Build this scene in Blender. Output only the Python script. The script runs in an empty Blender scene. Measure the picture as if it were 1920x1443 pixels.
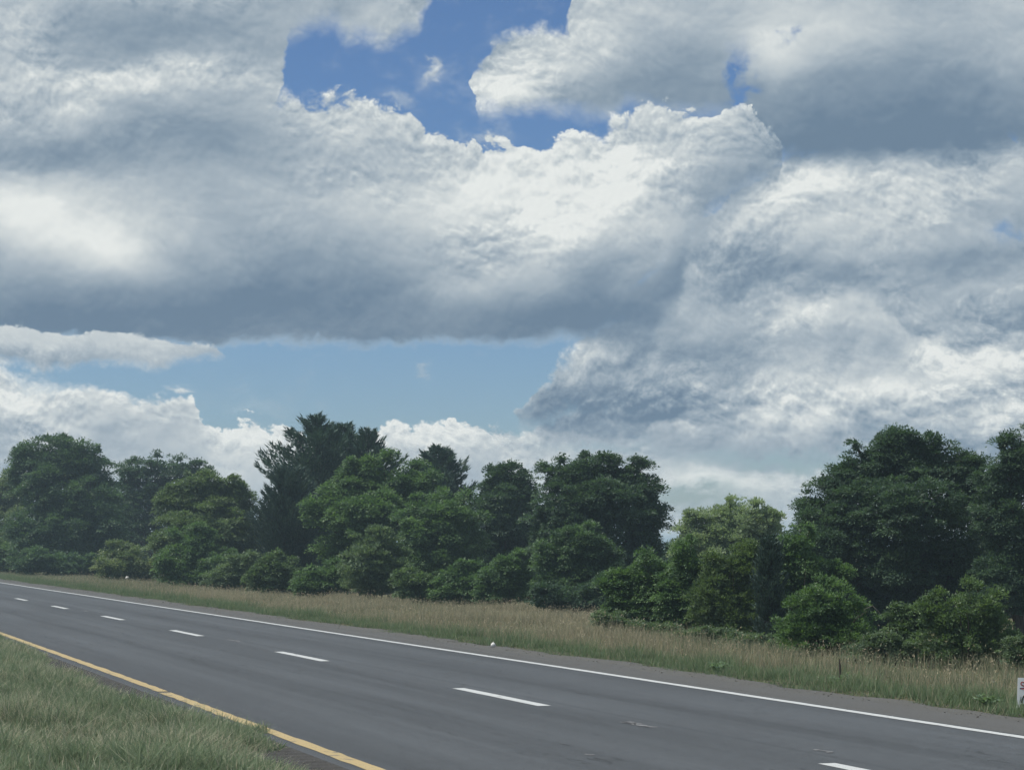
import bpy, math, random
import numpy as np
from mathutils import Vector

random.seed(7)
scene = bpy.context.scene
COL = scene.collection

# ------------------------------------------------------------------ camera
FPX = 4200.0                    # focal length in pixels of the 1920 px wide frame
CAM_H = 2.12
PITCH = math.atan(302.5 / FPX)
cam_data = bpy.data.cameras.new('camera')
cam_data.sensor_width = 36.0
cam_data.lens = FPX / 1920.0 * 36.0
cam_data.clip_start = 0.5
cam_data.clip_end = 30000.0
cam = bpy.data.objects.new('camera', cam_data)
COL.objects.link(cam)
cam.location = (0, 0, CAM_H)
cam.rotation_euler = (math.pi / 2 + PITCH, 0, 0)
scene.camera = cam

scene.render.engine = 'CYCLES'
cy = scene.cycles
cy.use_adaptive_sampling = True
cy.adaptive_threshold = 0.02
cy.adaptive_min_samples = 14
cy.max_bounces = 6
cy.diffuse_bounces = 4
cy.glossy_bounces = 2
cy.transmission_bounces = 4
cy.transparent_max_bounces = 8
cy.volume_bounces = 0
try:
    cy.use_denoising = True
    cy.denoiser = 'OPENIMAGEDENOISE'
except Exception:
    pass
HAZE_DENSITY = 0.00054
vs = scene.view_settings
vs.view_transform = 'Standard'
vs.look = 'None'
vs.exposure = 0.0
vs.gamma = 1.0
vs.use_curve_mapping = False

# ------------------------------------------------------------------ sun
SUN_EL, SUN_AZ = math.radians(60), math.radians(-95)   # azimuth from +Y towards +X
sun_data = bpy.data.lights.new('sun', 'SUN')
sun_data.energy = 4.6
sun_data.angle = math.radians(3)
sun_data.color = (1.0, 0.95, 0.87)
sun = bpy.data.objects.new('sun', sun_data)
COL.objects.link(sun)
sdir = Vector((math.sin(SUN_AZ) * math.cos(SUN_EL), math.cos(SUN_AZ) * math.cos(SUN_EL), math.sin(SUN_EL)))
sun.rotation_euler = sdir.to_track_quat('Z', 'Y').to_euler()
sun.location = sdir * 60


# ------------------------------------------------------------------ node helpers
def lin(r, g, b):
    def f(c):
        c /= 255.0
        return c / 12.92 if c <= 0.04045 else ((c + 0.055) / 1.055) ** 2.4
    return (f(r), f(g), f(b))


class G:
    """tiny expression builder over one node tree"""
    def __init__(self, tree):
        self.t = tree
        self.n = tree.nodes
        self.l = tree.links

    def put(self, sock, v):
        if hasattr(v, 'is_output'):
            self.l.new(v, sock)
        elif isinstance(v, (tuple, list)) and len(v) == 3 and sock.type == 'RGBA':
            sock.default_value = (*v, 1.0)
        else:
            sock.default_value = v

    def m(self, op, a, b=None, c=None, clamp=False):
        nd = self.n.new('ShaderNodeMath')
        nd.operation = op
        nd.use_clamp = clamp
        for i, v in enumerate((a, b, c)):
            if v is not None:
                self.put(nd.inputs[i], v)
        return nd.outputs[0]

    def vm(self, op, a, b=None, c=None, out=0):
        nd = self.n.new('ShaderNodeVectorMath')
        nd.operation = op
        for i, v in enumerate((a, b, c)):
            if v is not None:
                self.put(nd.inputs[i], v)
        return nd.outputs[out]

    def xyz(self, x, y, z):
        nd = self.n.new('ShaderNodeCombineXYZ')
        for i, v in enumerate((x, y, z)):
            self.put(nd.inputs[i], v)
        return nd.outputs[0]

    def sep(self, v):
        nd = self.n.new('ShaderNodeSeparateXYZ')
        self.put(nd.inputs[0], v)
        return nd.outputs

    def noise(self, vec, scale, detail=4, rough=0.55, lac=2.0, dist=0.0, dims='3D', kind='FBM', color=False):
        nd = self.n.new('ShaderNodeTexNoise')
        nd.noise_dimensions = dims
        nd.noise_type = kind
        if vec is not None:
            self.put(nd.inputs['Vector'], vec)
        nd.inputs['Scale'].default_value = scale
        nd.inputs['Detail'].default_value = detail
        nd.inputs['Roughness'].default_value = rough
        nd.inputs['Lacunarity'].default_value = lac
        nd.inputs['Distortion'].default_value = dist
        return nd.outputs[1 if color else 0]

    def sstep(self, x, lo, hi):
        nd = self.n.new('ShaderNodeMapRange')
        nd.interpolation_type = 'SMOOTHSTEP'
        self.put(nd.inputs['Value'], x)
        nd.inputs['From Min'].default_value = lo
        nd.inputs['From Max'].default_value = hi
        return nd.outputs[0]

    def curve(self, x01, pts):
        nd = self.n.new('ShaderNodeFloatCurve')
        c = nd.mapping.curves[0]
        pts = sorted(pts)
        while len(c.points) < len(pts):
            c.points.new(0.5, 0.5)
        for p, (a, b) in zip(c.points, pts):
            p.location = (a, b)
            p.handle_type = 'VECTOR'
        nd.mapping.extend = 'HORIZONTAL'
        nd.mapping.update()
        self.put(nd.inputs['Value'], x01)
        return nd.outputs[0]

    def mix(self, f, a, b, blend='MIX'):
        nd = self.n.new('ShaderNodeMix')
        nd.data_type = 'RGBA'
        nd.blend_type = blend
        self.put(nd.inputs[0], f)
        self.put(nd.inputs[6], a)
        self.put(nd.inputs[7], b)
        return nd.outputs[2]

    def mixf(self, f, a, b):
        nd = self.n.new('ShaderNodeMix')
        nd.data_type = 'FLOAT'
        self.put(nd.inputs[0], f)
        self.put(nd.inputs[2], a)
        self.put(nd.inputs[3], b)
        return nd.outputs[0]

    def ramp(self, f, stops, interp='LINEAR'):
        nd = self.n.new('ShaderNodeValToRGB')
        nd.color_ramp.interpolation = interp
        e = nd.color_ramp.elements
        while len(e) < len(stops):
            e.new(0.5)
        for el, (p, c) in zip(e, stops):
            el.position = p
            el.color = (*c, 1.0)
        self.put(nd.inputs[0], f)
        return nd.outputs[0]


# ------------------------------------------------------------------ sky with broken cumulus
SKY_STRENGTH = 0.1
world = bpy.data.worlds.new('World')
scene.world = world
world.use_nodes = True
wt = world.node_tree
wt.nodes.clear()
g = G(wt)
w_out = wt.nodes.new('ShaderNodeOutputWorld')
w_bg = wt.nodes.new('ShaderNodeBackground')
w_bg.inputs['Strength'].default_value = SKY_STRENGTH
wt.links.new(w_bg.outputs[0], w_out.inputs[0])
try:
    world.cycles.sampling_method = 'NONE'
except Exception:
    pass
sky = wt.nodes.new('ShaderNodeTexSky')
sky.sky_type = 'NISHITA'
sky.sun_disc = False
sky.sun_elevation = SUN_EL
sky.sun_rotation = SUN_AZ
sky.altitude = 100
sky.air_density = 1.0
sky.dust_density = 0.3
sky.ozone_density = 3.5

tc = wt.nodes.new('ShaderNodeTexCoord')
D = tc.outputs['Generated']
dx, dy, dz = g.sep(D)
dyc = g.m('MAXIMUM', dy, 0.25)
# bearing and height of a direction, in units of 1/4200 of a radian near the view axis
X = g.m('MULTIPLY_ADD', g.m('DIVIDE', dx, dyc), FPX, 960.0)
Y = g.m('SUBTRACT', 1024.0, g.m('MULTIPLY', g.m('DIVIDE', dz, dyc), FPX))
# noise domain: flattened so that distant clouds spread sideways
P = g.vm('MULTIPLY', D, (42.0, 42.0, 60.0))
warp = g.noise(P, 0.20, 3, 0.5, color=True)
wv = g.vm('SUBTRACT', warp, (0.5, 0.5, 0.5))
P2 = g.vm('MULTIPLY_ADD', wv, (1.6, 1.6, 1.6), P)
nA = g.noise(P2, 0.42, 6, 0.58, color=True)                              # billows
P3 = g.vm('ADD', P2, (-0.15, 0.0, 0.60))
nB = g.noise(P3, 0.42, 4, 0.50)
a0, a1, a2 = g.sep(nA)
w0, w1, w2 = g.sep(wv)
NA = g.m('SUBTRACT', a0, 0.5)
NC = g.m('SUBTRACT', a1, 0.5)
NE = g.m('SUBTRACT', a2, 0.5)
nF = g.noise(P2, 1.7, 6, 0.64, color=True)                               # wisps
f0, f1, f2 = g.sep(nF)
FA = g.m('SUBTRACT', f0, 0.5)
FB = g.m('SUBTRACT', f1, 0.5)
nG = g.noise(g.vm('ADD', P2, (-0.05, 0.0, 0.16)), 1.7, 3, 0.56)
reliefF = g.m('SUBTRACT', f0, nG)
relief = g.m('SUBTRACT', a0, nB)            # >0 where the billow faces up to the sun
# cauliflower heads: rounded cells within cells, and the same a little higher up for their sunlit sides
qx = g.m('ADD', g.m('MULTIPLY', X, 0.01), g.m('MULTIPLY_ADD', w0, 1.0, g.m('MULTIPLY', NC, 1.1)))
qy = g.m('ADD', g.m('MULTIPLY', Y, 0.0125), g.m('MULTIPLY_ADD', w1, 1.0, g.m('MULTIPLY', NE, 1.1)))


def heads(ox_, oy_):
    nd = wt.nodes.new('ShaderNodeTexVoronoi')
    nd.voronoi_dimensions = '2D'
    nd.feature = 'F1'
    wt.links.new(g.xyz(g.m('ADD', qx, ox_), g.m('ADD', qy, oy_), 0.0), nd.inputs['Vector'])
    nd.inputs['Scale'].default_value = 1.15
    nd.inputs['Detail'].default_value = 4.0
    nd.inputs['Roughness'].default_value = 0.62
    nd.inputs['Lacunarity'].default_value = 2.15
    return nd.outputs['Distance']


hv = heads(0.0, 0.0)
HV = g.m('SUBTRACT', 1.0, hv)
reliefV = g.m('SUBTRACT', heads(-0.03, -0.13), hv)
# warped position
Xw = g.m('ADD', g.m('MULTIPLY_ADD', w0, 110.0, X), g.m('MULTIPLY_ADD', NC, 130.0, g.m('MULTIPLY', FB, 30.0)))
Yw = g.m('ADD', g.m('MULTIPLY_ADD', w1, 70.0, Y), g.m('MULTIPLY_ADD', NE, 90.0, g.m('MULTIPLY', FA, 30.0)))
Xs = g.m('ADD', X, g.m('MULTIPLY', FB, 130.0))       # lightly ruffled, for small features
Ys = g.m('ADD', Y, g.m('MULTIPLY', FA, 110.0))
X01 = g.m('MULTIPLY_ADD', Xw, 1 / 2320.0, 200 / 2320.0)


def prof(pts):
    """a height profile across the sky (points in frame pixels)"""
    c = g.curve(X01, [((x + 200) / 2320.0, (y + 400) / 1600.0) for x, y in pts])
    return g.m('MULTIPLY_ADD', c, 1600.0, -400.0)


def edge(d, soft):
    """0..1 across an edge; soft (pixels) may vary along it"""
    return g.sstep(g.m('DIVIDE', d, soft), -1.0, 1.0)


raggedness = g.m('MULTIPLY_ADD', g.sstep(w2, -0.06, 0.16), 2.4, 0.45)      # some edges crisp, some drawn out


def layer(top, base, tsoft, bsoft, tn, bn, noise):
    """alpha, and distances below the top and above the base of one cloud sheet"""
    al = None
    dt = db = None
    if top is not None:
        dt = g.m('MULTIPLY_ADD', noise, tn * 1.6, g.m('SUBTRACT', Y, prof(top)))
        dt = g.m('MULTIPLY_ADD', FA, 26.0, dt)
        dt = g.m('MULTIPLY_ADD', HV, tn * 0.42, dt)
        al = edge(dt, g.m('MULTIPLY', raggedness, tsoft))
    if base is not None:
        db = g.m('MULTIPLY_ADD', noise, bn, g.m('SUBTRACT', prof(base), Y))
        db = g.m('MULTIPLY_ADD', FB, 16.0 + bn * 0.35, db)
        db = g.m('MULTIPLY_ADD', HV, 4.0 + bn * 0.32, db)
        b = edge(db, bsoft)
        al = b if al is None else g.m('MULTIPLY', al, b)
    return al, dt, db


def rim(dt, amp, width):
    return g.m('MULTIPLY', g.m('POWER', 2.718, g.m('MULTIPLY', g.m('ABSOLUTE', dt), -1.0 / width)), amp)


# --- sheet A : low clouds along the horizon
alA, dtA, _ = layer([(-200, 668), (0, 690), (60, 716), (120, 722), (190, 718), (250, 730), (330, 738), (370, 755), (390, 800), (430, 806),
                     (470, 792), (520, 792), (545, 815), (600, 830), (690, 805), (740, 795), (830, 793), (940, 800), (1000, 790), (1060, 760), (2120, 740)],
                    None, 9, 0, 60, 0, NC)
tA = g.m('ADD', g.m('MULTIPLY_ADD', g.sstep(dtA, 0, 170), -0.12, 0.68), rim(dtA, 0.32, 22))
# --- sheet C : textured mass on the right
alC, dtC, dbC = layer([(-200, 1000), (900, 980), (945, 800), (985, 730), (1020, 690), (1030, 650), (1100, 620), (1190, 560), (1300, 430), (1400, 350), (1440, 290), (1500, 255), (1600, 235), (1750, 225), (1920, 210), (2120, 200)],
                      [(-200, 700), (940, 800), (1000, 815), (1200, 830), (1500, 880), (1920, 900), (2120, 900)], 12, 60, 80, 140, NA)
tC = g.m('ADD', g.m('MULTIPLY_ADD', g.sstep(dbC, 0, 500), 0.10, 0.46), rim(dtC, 0.30, 28))
# --- sheet B : thin strip low on the left
alB, dtB, dbB = layer([(-200, 600), (0, 606), (60, 618), (140, 628), (200, 628), (240, 624), (300, 634), (380, 645), (430, 656), (470, 690), (2120, 700)],
                      [(-200, 675), (0, 672), (80, 690), (200, 686), (330, 684), (420, 668), (470, 640), (2120, 600)], 7, 16, 26, 50, NC)
tB = g.m('ADD', g.m('MULTIPLY_ADD', g.sstep(dbB, 0, 60), 0.34, 0.40), rim(dtB, 0.12, 14))
# --- sheet D : the long main bank with a flat dark base
alD, dtD, dbD = layer([(-200, 240), (300, 220), (500, 175), (550, 195), (575, 188), (610, 174), (690, 170), (745, 196), (775, 225), (800, 256), (850, 250), (900, 264), (1000, 268), (1060, 256),
                       (1120, 236), (1180, 198), (1240, 190), (1330, 202), (1385, 184), (1415, 204), (1450, 236), (1462, 290), (1470, 420), (2120, 700)],
                      [(-200, 622), (0, 626), (150, 636), (300, 644), (420, 650), (520, 636), (620, 640), (800, 640), (1000, 642), (1150, 638), (1230, 630), (1275, 560), (1290, 480), (1340, 410), (1420, 365), (1462, 330), (1480, 250), (2120, 200)],
                      g.m('MULTIPLY_ADD', g.sstep(X, 560.0, 440.0), 70.0, 8.0), g.m('MULTIPLY_ADD', g.sstep(X, 1000.0, 1250.0), 46.0, 14.0), 90, 40, NA)
shD = prof([(-200, 590), (300, 630), (1000, 640), (1230, 620), (1330, 520), (1480, 400), (2120, 390)])
tD = g.m('ADD', g.m('MULTIPLY_ADD', g.sstep(g.m('SUBTRACT', shD, Y), -10, 280), 0.58, 0.08), g.m('MULTIPLY', rim(dtD, 0.14, 26), g.sstep(X, 440.0, 600.0)))
# --- sheet E : overhead clouds along the top of the view
alE, dtE, dbE = layer([(-200, -400), (820, -400), (835, 170), (870, 150), (915, 120), (945, 60), (985, 32), (1030, 30), (1055, 50), (1075, 50), (1090, -10), (1110, -400), (2120, -400)],
                      [(-200, 420), (440, 400), (500, 190), (512, 60), (545, 38), (610, 30), (640, 56), (690, 64), (735, 68), (790, 42), (870, 50), (895, -60), (835, -100), (838, 175), (900, 192), (1000, 196), (1080, 206), (1130, 208), (1180, 186), (1280, 202), (1340, 212), (1375, 222),
                       (1410, 250), (1470, 296), (1560, 300), (1700, 285), (1800, 270), (1920, 276), (2120, 280)], 10, 30, 70, 44, NE)
shE = prof([(-200, 460), (480, 430), (620, 120), (850, 190), (1100, 230), (1380, 250), (1480, 300), (2120, 300)])
tE = g.m('MULTIPLY_ADD', g.sstep(g.m('SUBTRACT', shE, Y), -10, 270), 0.31, 0.25)

t = tA
al = alA
for a_, t_ in ((alC, tC), (alE, tE), (alD, tD), (alB, tB)):
    t = g.mixf(a_, t, t_)
    al = g.m('MAXIMUM', al, a_)

# --- broad light and shade of the cloud masses : x, y, rx, ry, rotation, amount
puffs = [
    (30, 60, 70, 110, 0, .20), (200, 70, 150, 60, 0, -.36), (460, 70, 150, 60, 0, -.16), (290, 135, 90, 40, 0, .26), (160, 190, 100, 40, -30, .22), (440, 120, 60, 30, 0, .10),
    (370, 245, 160, 56, 0, -.42), (60, 285, 150, 40, 0, -.40), (640, 280, 140, 60, 0, -.12),
    (140, 450, 150, 62, 14, .42), (230, 480, 70, 34, 20, .25), (20, 390, 90, 40, 0, .20), (420, 380, 170, 90, 0, -.10), (360, 560, 260, 50, 0, -.12), (620, 470, 160, 60, 0, -.12),
    (940, 350, 200, 66, -8, .36), (1140, 365, 70, 40, -30, .45), (1050, 410, 60, 50, 0, .25), (880, 530, 90, 50, -20, .30), (1010, 490, 50, 60, -30, .18), (1120, 470, 60, 110, 28, -.10), (1180, 470, 60, 60, 0, .12), (1260, 430, 60, 50, 0, .16),
    (1330, 330, 110, 40, -10, -.22), (1250, 260, 120, 60, 0, .12), (1130, 590, 130, 36, 0, -.16), (740, 560, 200, 45, 0, -.05),
    (1000, 110, 90, 70, -25, .55), (1130, 80, 60, 60, 0, .12), (1230, 130, 90, 70, 0, -.05), (930, 165, 60, 30, 0, .35), (700, 30, 90, 40, 0, .35),
    (1455, 95, 60, 50, 0, .40), (1560, 30, 120, 60, 0, .22), (1690, 180, 270, 110, 0, -.34), (1900, 40, 90, 60, 0, .08), (1640, 262, 190, 36, 0, -.14),
    (1540, 335, 120, 35, -10, .40), (1700, 320, 160, 30, 0, .25), (1430, 520, 200, 40, -6, -.24), (1700, 500, 200, 26, -4, -.22), (1850, 560, 120, 26, 0, -.16), (1600, 640, 220, 26, 0, -.16), (1880, 400, 90, 80, 0, -.05), (1650, 400, 140, 50, -15, .12), (1330, 590, 150, 40, 0, .25), (1700, 560, 200, 40, 0, .10),
    (1110, 670, 80, 32, 0, .30), (1150, 745, 150, 60, 0, -.40), (1330, 665, 200, 36, 0, -.20), (1010, 760, 60, 50, 0, -.12), (1400, 790, 90, 40, 0, -.06), (1570, 735, 150, 45, -6, .40), (1800, 690, 130, 26, -12, .36), (1880, 770, 90, 60, 0, .15), (1370, 900, 150, 22, 0, .34), (1310, 905, 40, 16, 0, .15), (1480, 915, 60, 18, 0, .25), (1240, 870, 90, 16, 0, .12), (1290, 985, 70, 22, 0, .40), (1820, 640, 160, 30, 0, .16),
    (40, 750, 90, 45, 20, .25), (250, 780, 120, 40, 0, -.06), (490, 830, 70, 30, 0, .12), (800, 820, 120, 30, 0, .14), (60, 820, 200, 50, 0, -.10),
]
Xp = g.m('ADD', g.m('MULTIPLY', g.m('SUBTRACT', Xw, X), 0.6), X)
Yp = g.m('ADD', g.m('MULTIPLY', g.m('SUBTRACT', Yw, Y), 0.6), Y)


def blob(xs, ys, acc, x, y, rx, ry, rot, amt):
    """add one soft elliptical patch to acc (acc also rides along as z, scaled away, so that patches are evaluated one after another)"""
    mp = wt.nodes.new('ShaderNodeMapping')
    mp.vector_type = 'TEXTURE'
    wt.links.new(g.xyz(xs, ys, acc), mp.inputs['Vector'])
    mp.inputs['Location'].default_value = (x, y, 0)
    mp.inputs['Rotation'].default_value = (0, 0, math.radians(rot))
    mp.inputs['Scale'].default_value = (rx, ry, 1e7)
    d2 = g.vm('DOT_PRODUCT', mp.outputs[0], mp.outputs[0], out=1)
    return g.m('MULTIPLY_ADD', g.m('POWER', 0.3679, d2), amt, acc)


for (x, y, rx, ry, rot, amt) in puffs:
    t = blob(Xp, Yp, t, x, y, rx * 1.15, ry * 1.15, rot, amt)

# --- ragged openings in the sheets, and loose scraps of cloud in the blue : x, y, rx, ry, rotation, amount
for (x, y, rx, ry, rot, amt) in [(1388, 128, 15, 42, 12, -1.2), (1388, 178, 30, 12, -20, -1.1), (1482, 52, 14, 8, -50, -.6), (1905, 432, 26, 18, 0, -.7), (1470, 870, 170, 20, 3, -1.0), (1560, 846, 80, 10, 0, -.5),
                                 (1290, 930, 120, 24, 0, -1.15), (1330, 960, 60, 8, 0, -.5), (1120, 840, 90, 10, 0, -.5), (1700, 800, 60, 8, 0, -.3), (1215, 520, 26, 10, -40, -.35), 
                                 (802, 128, 17, 24, 20, .75), (812, 104, 12, 9, 0, .5), (795, 692, 13, 10, 0, .45), (338, 735, 20, 6, 0, .95), (900, 250, 40, 12, 10, .4), (745, 180, 30, 12, 30, .4)]:
    al = blob(Xs, Ys, al, x, y, rx, ry, rot, amt)
al = g.m('MULTIPLY_ADD', g.sstep(g.m('MULTIPLY_ADD', FA, 0.7, NC), 0.02, 0.30), 0.16, al)
al = g.m('ADD', al, 0.0, clamp=True)

# --- beyond the part of the sky that the photograph shows: the same broken cloud goes on
ex = g.sstep(g.m('ABSOLUTE', g.m('SUBTRACT', X, 960.0)), 1150.0, 1800.0)
ey = g.sstep(Y, -150.0, -700.0)
beyond = g.m('MAXIMUM', g.m('MAXIMUM', ex, ey), g.m('LESS_THAN', dy, 0.3))
alG = g.sstep(g.m('MULTIPLY_ADD', NA, 0.6, w2), -0.16, 0.02)
al = g.mixf(beyond, al, alG)
t = g.mixf(beyond, t, 0.52)
# sunlit upper edges are crisp; bases and broad flanks stay soft
prox = g.m('MULTIPLY', g.m('MULTIPLY', g.sstep(dtD, 150.0, 0.0), alD), g.sstep(X, 440.0, 600.0))
prox = g.m('MAXIMUM', prox, g.m('MULTIPLY', g.m('MULTIPLY', g.sstep(dtC, 160.0, 0.0), g.sstep(dtC, -50.0, 0.0)), g.m('MULTIPLY', g.m('SUBTRACT', 1.0, alE), g.m('SUBTRACT', 1.0, alD))))
proxE = g.m('MULTIPLY', g.m('MULTIPLY', g.sstep(X, 1130.0, 1000.0), g.sstep(X, 820.0, 860.0)), g.sstep(Y, 260.0, 190.0))
prox = g.m('MAXIMUM', prox, g.m('MULTIPLY', proxE, 0.8))
prox = g.m('MAXIMUM', prox, g.m('MULTIPLY', g.sstep(dtA, 90.0, 0.0), g.sstep(dtA, -60.0, 0.0)))
patchy = g.m('MULTIPLY', g.sstep(w2, -0.04, 0.12), g.sstep(t, 0.30, 0.65))
right = g.m('MULTIPLY', g.sstep(dtC, 0.0, 60.0), g.m('MULTIPLY', g.m('SUBTRACT', 1.0, alE), g.m('SUBTRACT', 1.0, alD)))
patchy = g.m('MAXIMUM', patchy, g.m('MULTIPLY', right, g.m('MULTIPLY_ADD', g.sstep(NC, -0.02, 0.10), 0.55, 0.05)))
t = g.m('MULTIPLY_ADD', g.m('MULTIPLY', right, relief), 0.35, t)
t = g.m('MULTIPLY_ADD', g.m('MULTIPLY', right, NA), 0.25, t)
crisp = g.m('MULTIPLY_ADD', g.m('MAXIMUM', prox, patchy), 0.85, 0.20)
t = g.m('MULTIPLY_ADD', g.m('MULTIPLY', relief, g.m('MULTIPLY_ADD', crisp, 0.7, 0.3)), 1.1, t)
t = g.m('MULTIPLY_ADD', g.m('MULTIPLY', FA, crisp), 0.55, t)
t = g.m('MULTIPLY_ADD', g.m('MULTIPLY', reliefF, crisp), 0.25, t)
t = g.m('MULTIPLY_ADD', g.m('MULTIPLY', reliefV, crisp), 0.50, t)
# ranks of further cumulus stacked towards the horizon: bright tops over shaded bases
rank = g.m('FRACT', g.m('ADD', g.m('DIVIDE', 1100.0, g.m('MAXIMUM', g.m('SUBTRACT', 1150.0, Y), 60.0)), g.m('ADD', g.m('MULTIPLY_ADD', w1, 1.6, g.m('MULTIPLY', NA, 1.5)), g.m('MULTIPLY', HV, -0.35))))
rk = g.m('MULTIPLY_ADD', g.m('MULTIPLY', g.m('POWER', g.m('SUBTRACT', 1.0, rank), 1.3), g.sstep(rank, 0.0, 0.22)), 0.56, -0.17)
rkm = g.m('MULTIPLY', g.m('MULTIPLY', g.sstep(Y, 960.0, 830.0), g.sstep(g.m('MULTIPLY_ADD', g.m('SUBTRACT', X, 1180.0), 0.25, g.m('SUBTRACT', Y, 560.0)), 0.0, 200.0)), g.sstep(NC, -0.12, 0.10))
t = g.m('MULTIPLY_ADD', rk, g.m('MULTIPLY', rkm, g.m('SUBTRACT', 1.0, alD)), t)
t = g.m('MULTIPLY_ADD', NE, 0.40, t)
t = g.m('SUBTRACT', t, 0.02)

cloud = g.ramp(t, [(0.0, lin(110, 132, 153)), (0.25, lin(136, 154, 170)), (0.5, lin(168, 181, 191)), (0.75, lin(200, 208, 211)), (1.0, lin(230, 234, 232))])
cloud10 = g.vm('SCALE', cloud)
cloud10.node.inputs['Scale'].default_value = 1.0 / SKY_STRENGTH
blue = g.vm('MULTIPLY', sky.outputs[0], (0.60, 0.71, 0.87))
BLUE_NODE = blue.node
final = g.mix(al, blue, cloud10)
wt.links.new(final, w_bg.inputs['Color'])


# ------------------------------------------------------------------ geometry helpers
TH = math.atan(1405.0 / FPX)            # bearing of the road, left of the view axis
CT, ST = math.cos(TH), math.sin(TH)
rng = np.random.default_rng(11)


def terrain(u, t):
    """ground height; u across the road (metres from the viewer), t along it"""
    u = np.asarray(u, float)
    t = np.asarray(t, float)
    z = np.where(u > 15.2, -0.035 * (u - 15.2), 0.0)
    z = np.where(u > 46, -1.078 - 0.018 * (u - 46), z)
    z = np.where(u > 130, -2.59, z)
    bump = 0.05 * np.sin(u * 0.9 + t * 0.31) + 0.04 * np.sin(t * 0.53 - u * 0.4) + 0.03 * np.sin(u * 1.7 - t * 0.83)
    amp = np.clip((u - 16.0) / 4.0, 0, 1) + np.clip((4.2 - u) / 3.0, 0, 1) * 0.7
    return z + bump * amp - 0.012 * ((u > 4.2) & (u < 15.4))


def uv2xy(u, t):
    return u * CT - t * ST, u * ST + t * CT


def xy2uv(x, y):
    return x * CT + y * ST, -x * ST + y * CT


def ground_z(x, y):
    u, t = xy2uv(x, y)
    return float(terrain(u, t))


def px_x(px, dist):
    return (px - 960.0) / FPX * dist


def px_z(py, dist):
    return CAM_H + (1024.0 - py) / FPX * dist


def on_ground(px, py):
    """where the line of sight through a photo point meets the ground"""
    dist = 60.0
    for _ in range(40):
        x = px_x(px, dist)
        z = ground_z(x, dist)
        dist = max(5.0, (CAM_H - z) * FPX / (py - 1024.0))
    return px_x(px, dist), dist, ground_z(px_x(px, dist), dist)


def mesh_np(name, verts, faces, mat, parent=None, attrs=None, smooth=False):
    """faces: int array (n, k)"""
    verts = np.asarray(verts, np.float32)
    faces = np.asarray(faces, np.int32)
    me = bpy.data.meshes.new(name)
    n, k = faces.shape
    me.vertices.add(len(verts))
    me.vertices.foreach_set('co', verts.ravel())
    me.loops.add(n * k)
    me.loops.foreach_set('vertex_index', faces.ravel())
    me.polygons.add(n)
    me.polygons.foreach_set('loop_start', np.arange(0, n * k, k, dtype=np.int32))
    if smooth:
        me.polygons.foreach_set('use_smooth', np.ones(n, bool))
    for an, (dom, vals) in (attrs or {}).items():
        a = me.attributes.new(an, 'FLOAT', dom)
        a.data.foreach_set('value', np.asarray(vals, np.float32).ravel())
    me.update(calc_edges=True)
    if mat is not None:
        me.materials.append(mat)
    ob = bpy.data.objects.new(name, me)
    COL.objects.link(ob)
    if parent is not None:
        ob.parent = parent
    return ob


def empty(name, loc=(0, 0, 0), rz=0.0):
    o = bpy.data.objects.new(name, None)
    o.location = loc
    o.rotation_euler = (0, 0, rz)
    o.empty_display_size = 0.2
    COL.objects.link(o)
    return o


def tag(o, label=None, cat=None, group=None, kind=None):
    if label:
        o['label'] = label
    if cat:
        o['category'] = cat
    if group:
        o['group'] = group
    if kind:
        o['kind'] = kind
    return o


class Tubes:
    """tapered tubes collected into one mesh"""
    def __init__(self, sides=6):
        self.v, self.f, self.s, self.n = [], [], sides, 0

    def add(self, pts, rad):
        pts = np.asarray(pts, float)
        k = len(pts)
        ang = np.linspace(0, 2 * np.pi, self.s, endpoint=False)
        tan = np.gradient(pts, axis=0)
        tan /= np.linalg.norm(tan, axis=1)[:, None] + 1e-9
        ref = np.array([0.0, 0.0, 1.0]) if abs(tan[0][2]) < 0.9 else np.array([1.0, 0, 0])
        a = np.cross(tan, ref)
        a /= np.linalg.norm(a, axis=1)[:, None] + 1e-9
        b = np.cross(tan, a)
        r = np.asarray(rad, float)[:, None, None]
        ring = pts[:, None, :] + r * (a[:, None, :] * np.cos(ang)[None, :, None] + b[:, None, :] * np.sin(ang)[None, :, None])
        self.v.append(ring.reshape(-1, 3))
        for i in range(k - 1):
            for j in range(self.s):
                p = self.n + i * self.s
                self.f.append((p + j, p + (j + 1) % self.s, p + self.s + (j + 1) % self.s, p + self.s + j))
        self.n += k * self.s

    def build(self, name, mat, parent):
        return mesh_np(name, np.concatenate(self.v), np.array(self.f), mat, parent, smooth=True)


# ------------------------------------------------------------------ materials
def new_mat(name):
    m = bpy.data.materials.new(name)
    m.use_nodes = True
    m.node_tree.nodes.clear()
    gg = G(m.node_tree)
    out = gg.n.new('ShaderNodeOutputMaterial')
    return m, gg, out


def principled(gg, out, color, rough=0.8, spec=0.3, normal=None):
    b = gg.n.new('ShaderNodeBsdfPrincipled')
    gg.put(b.inputs['Base Color'], color)
    gg.put(b.inputs['Roughness'], rough)
    b.inputs['Specular IOR Level'].default_value = spec
    if normal is not None:
        gg.l.new(normal, b.inputs['Normal'])
    gg.l.new(b.outputs[0], out.inputs[0])
    return b


def bump(gg, height, strength, dist):
    nd = gg.n.new('ShaderNodeBump')
    nd.inputs['Strength'].default_value = strength
    nd.inputs['Distance'].default_value = dist
    gg.l.new(height, nd.inputs['Height'])
    return nd.outputs[0]


def attr(gg, name):
    nd = gg.n.new('ShaderNodeAttribute')
    nd.attribute_name = name
    return nd.outputs['Fac']


def objco(gg):
    return gg.n.new('ShaderNodeTexCoord').outputs['Object']


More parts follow.
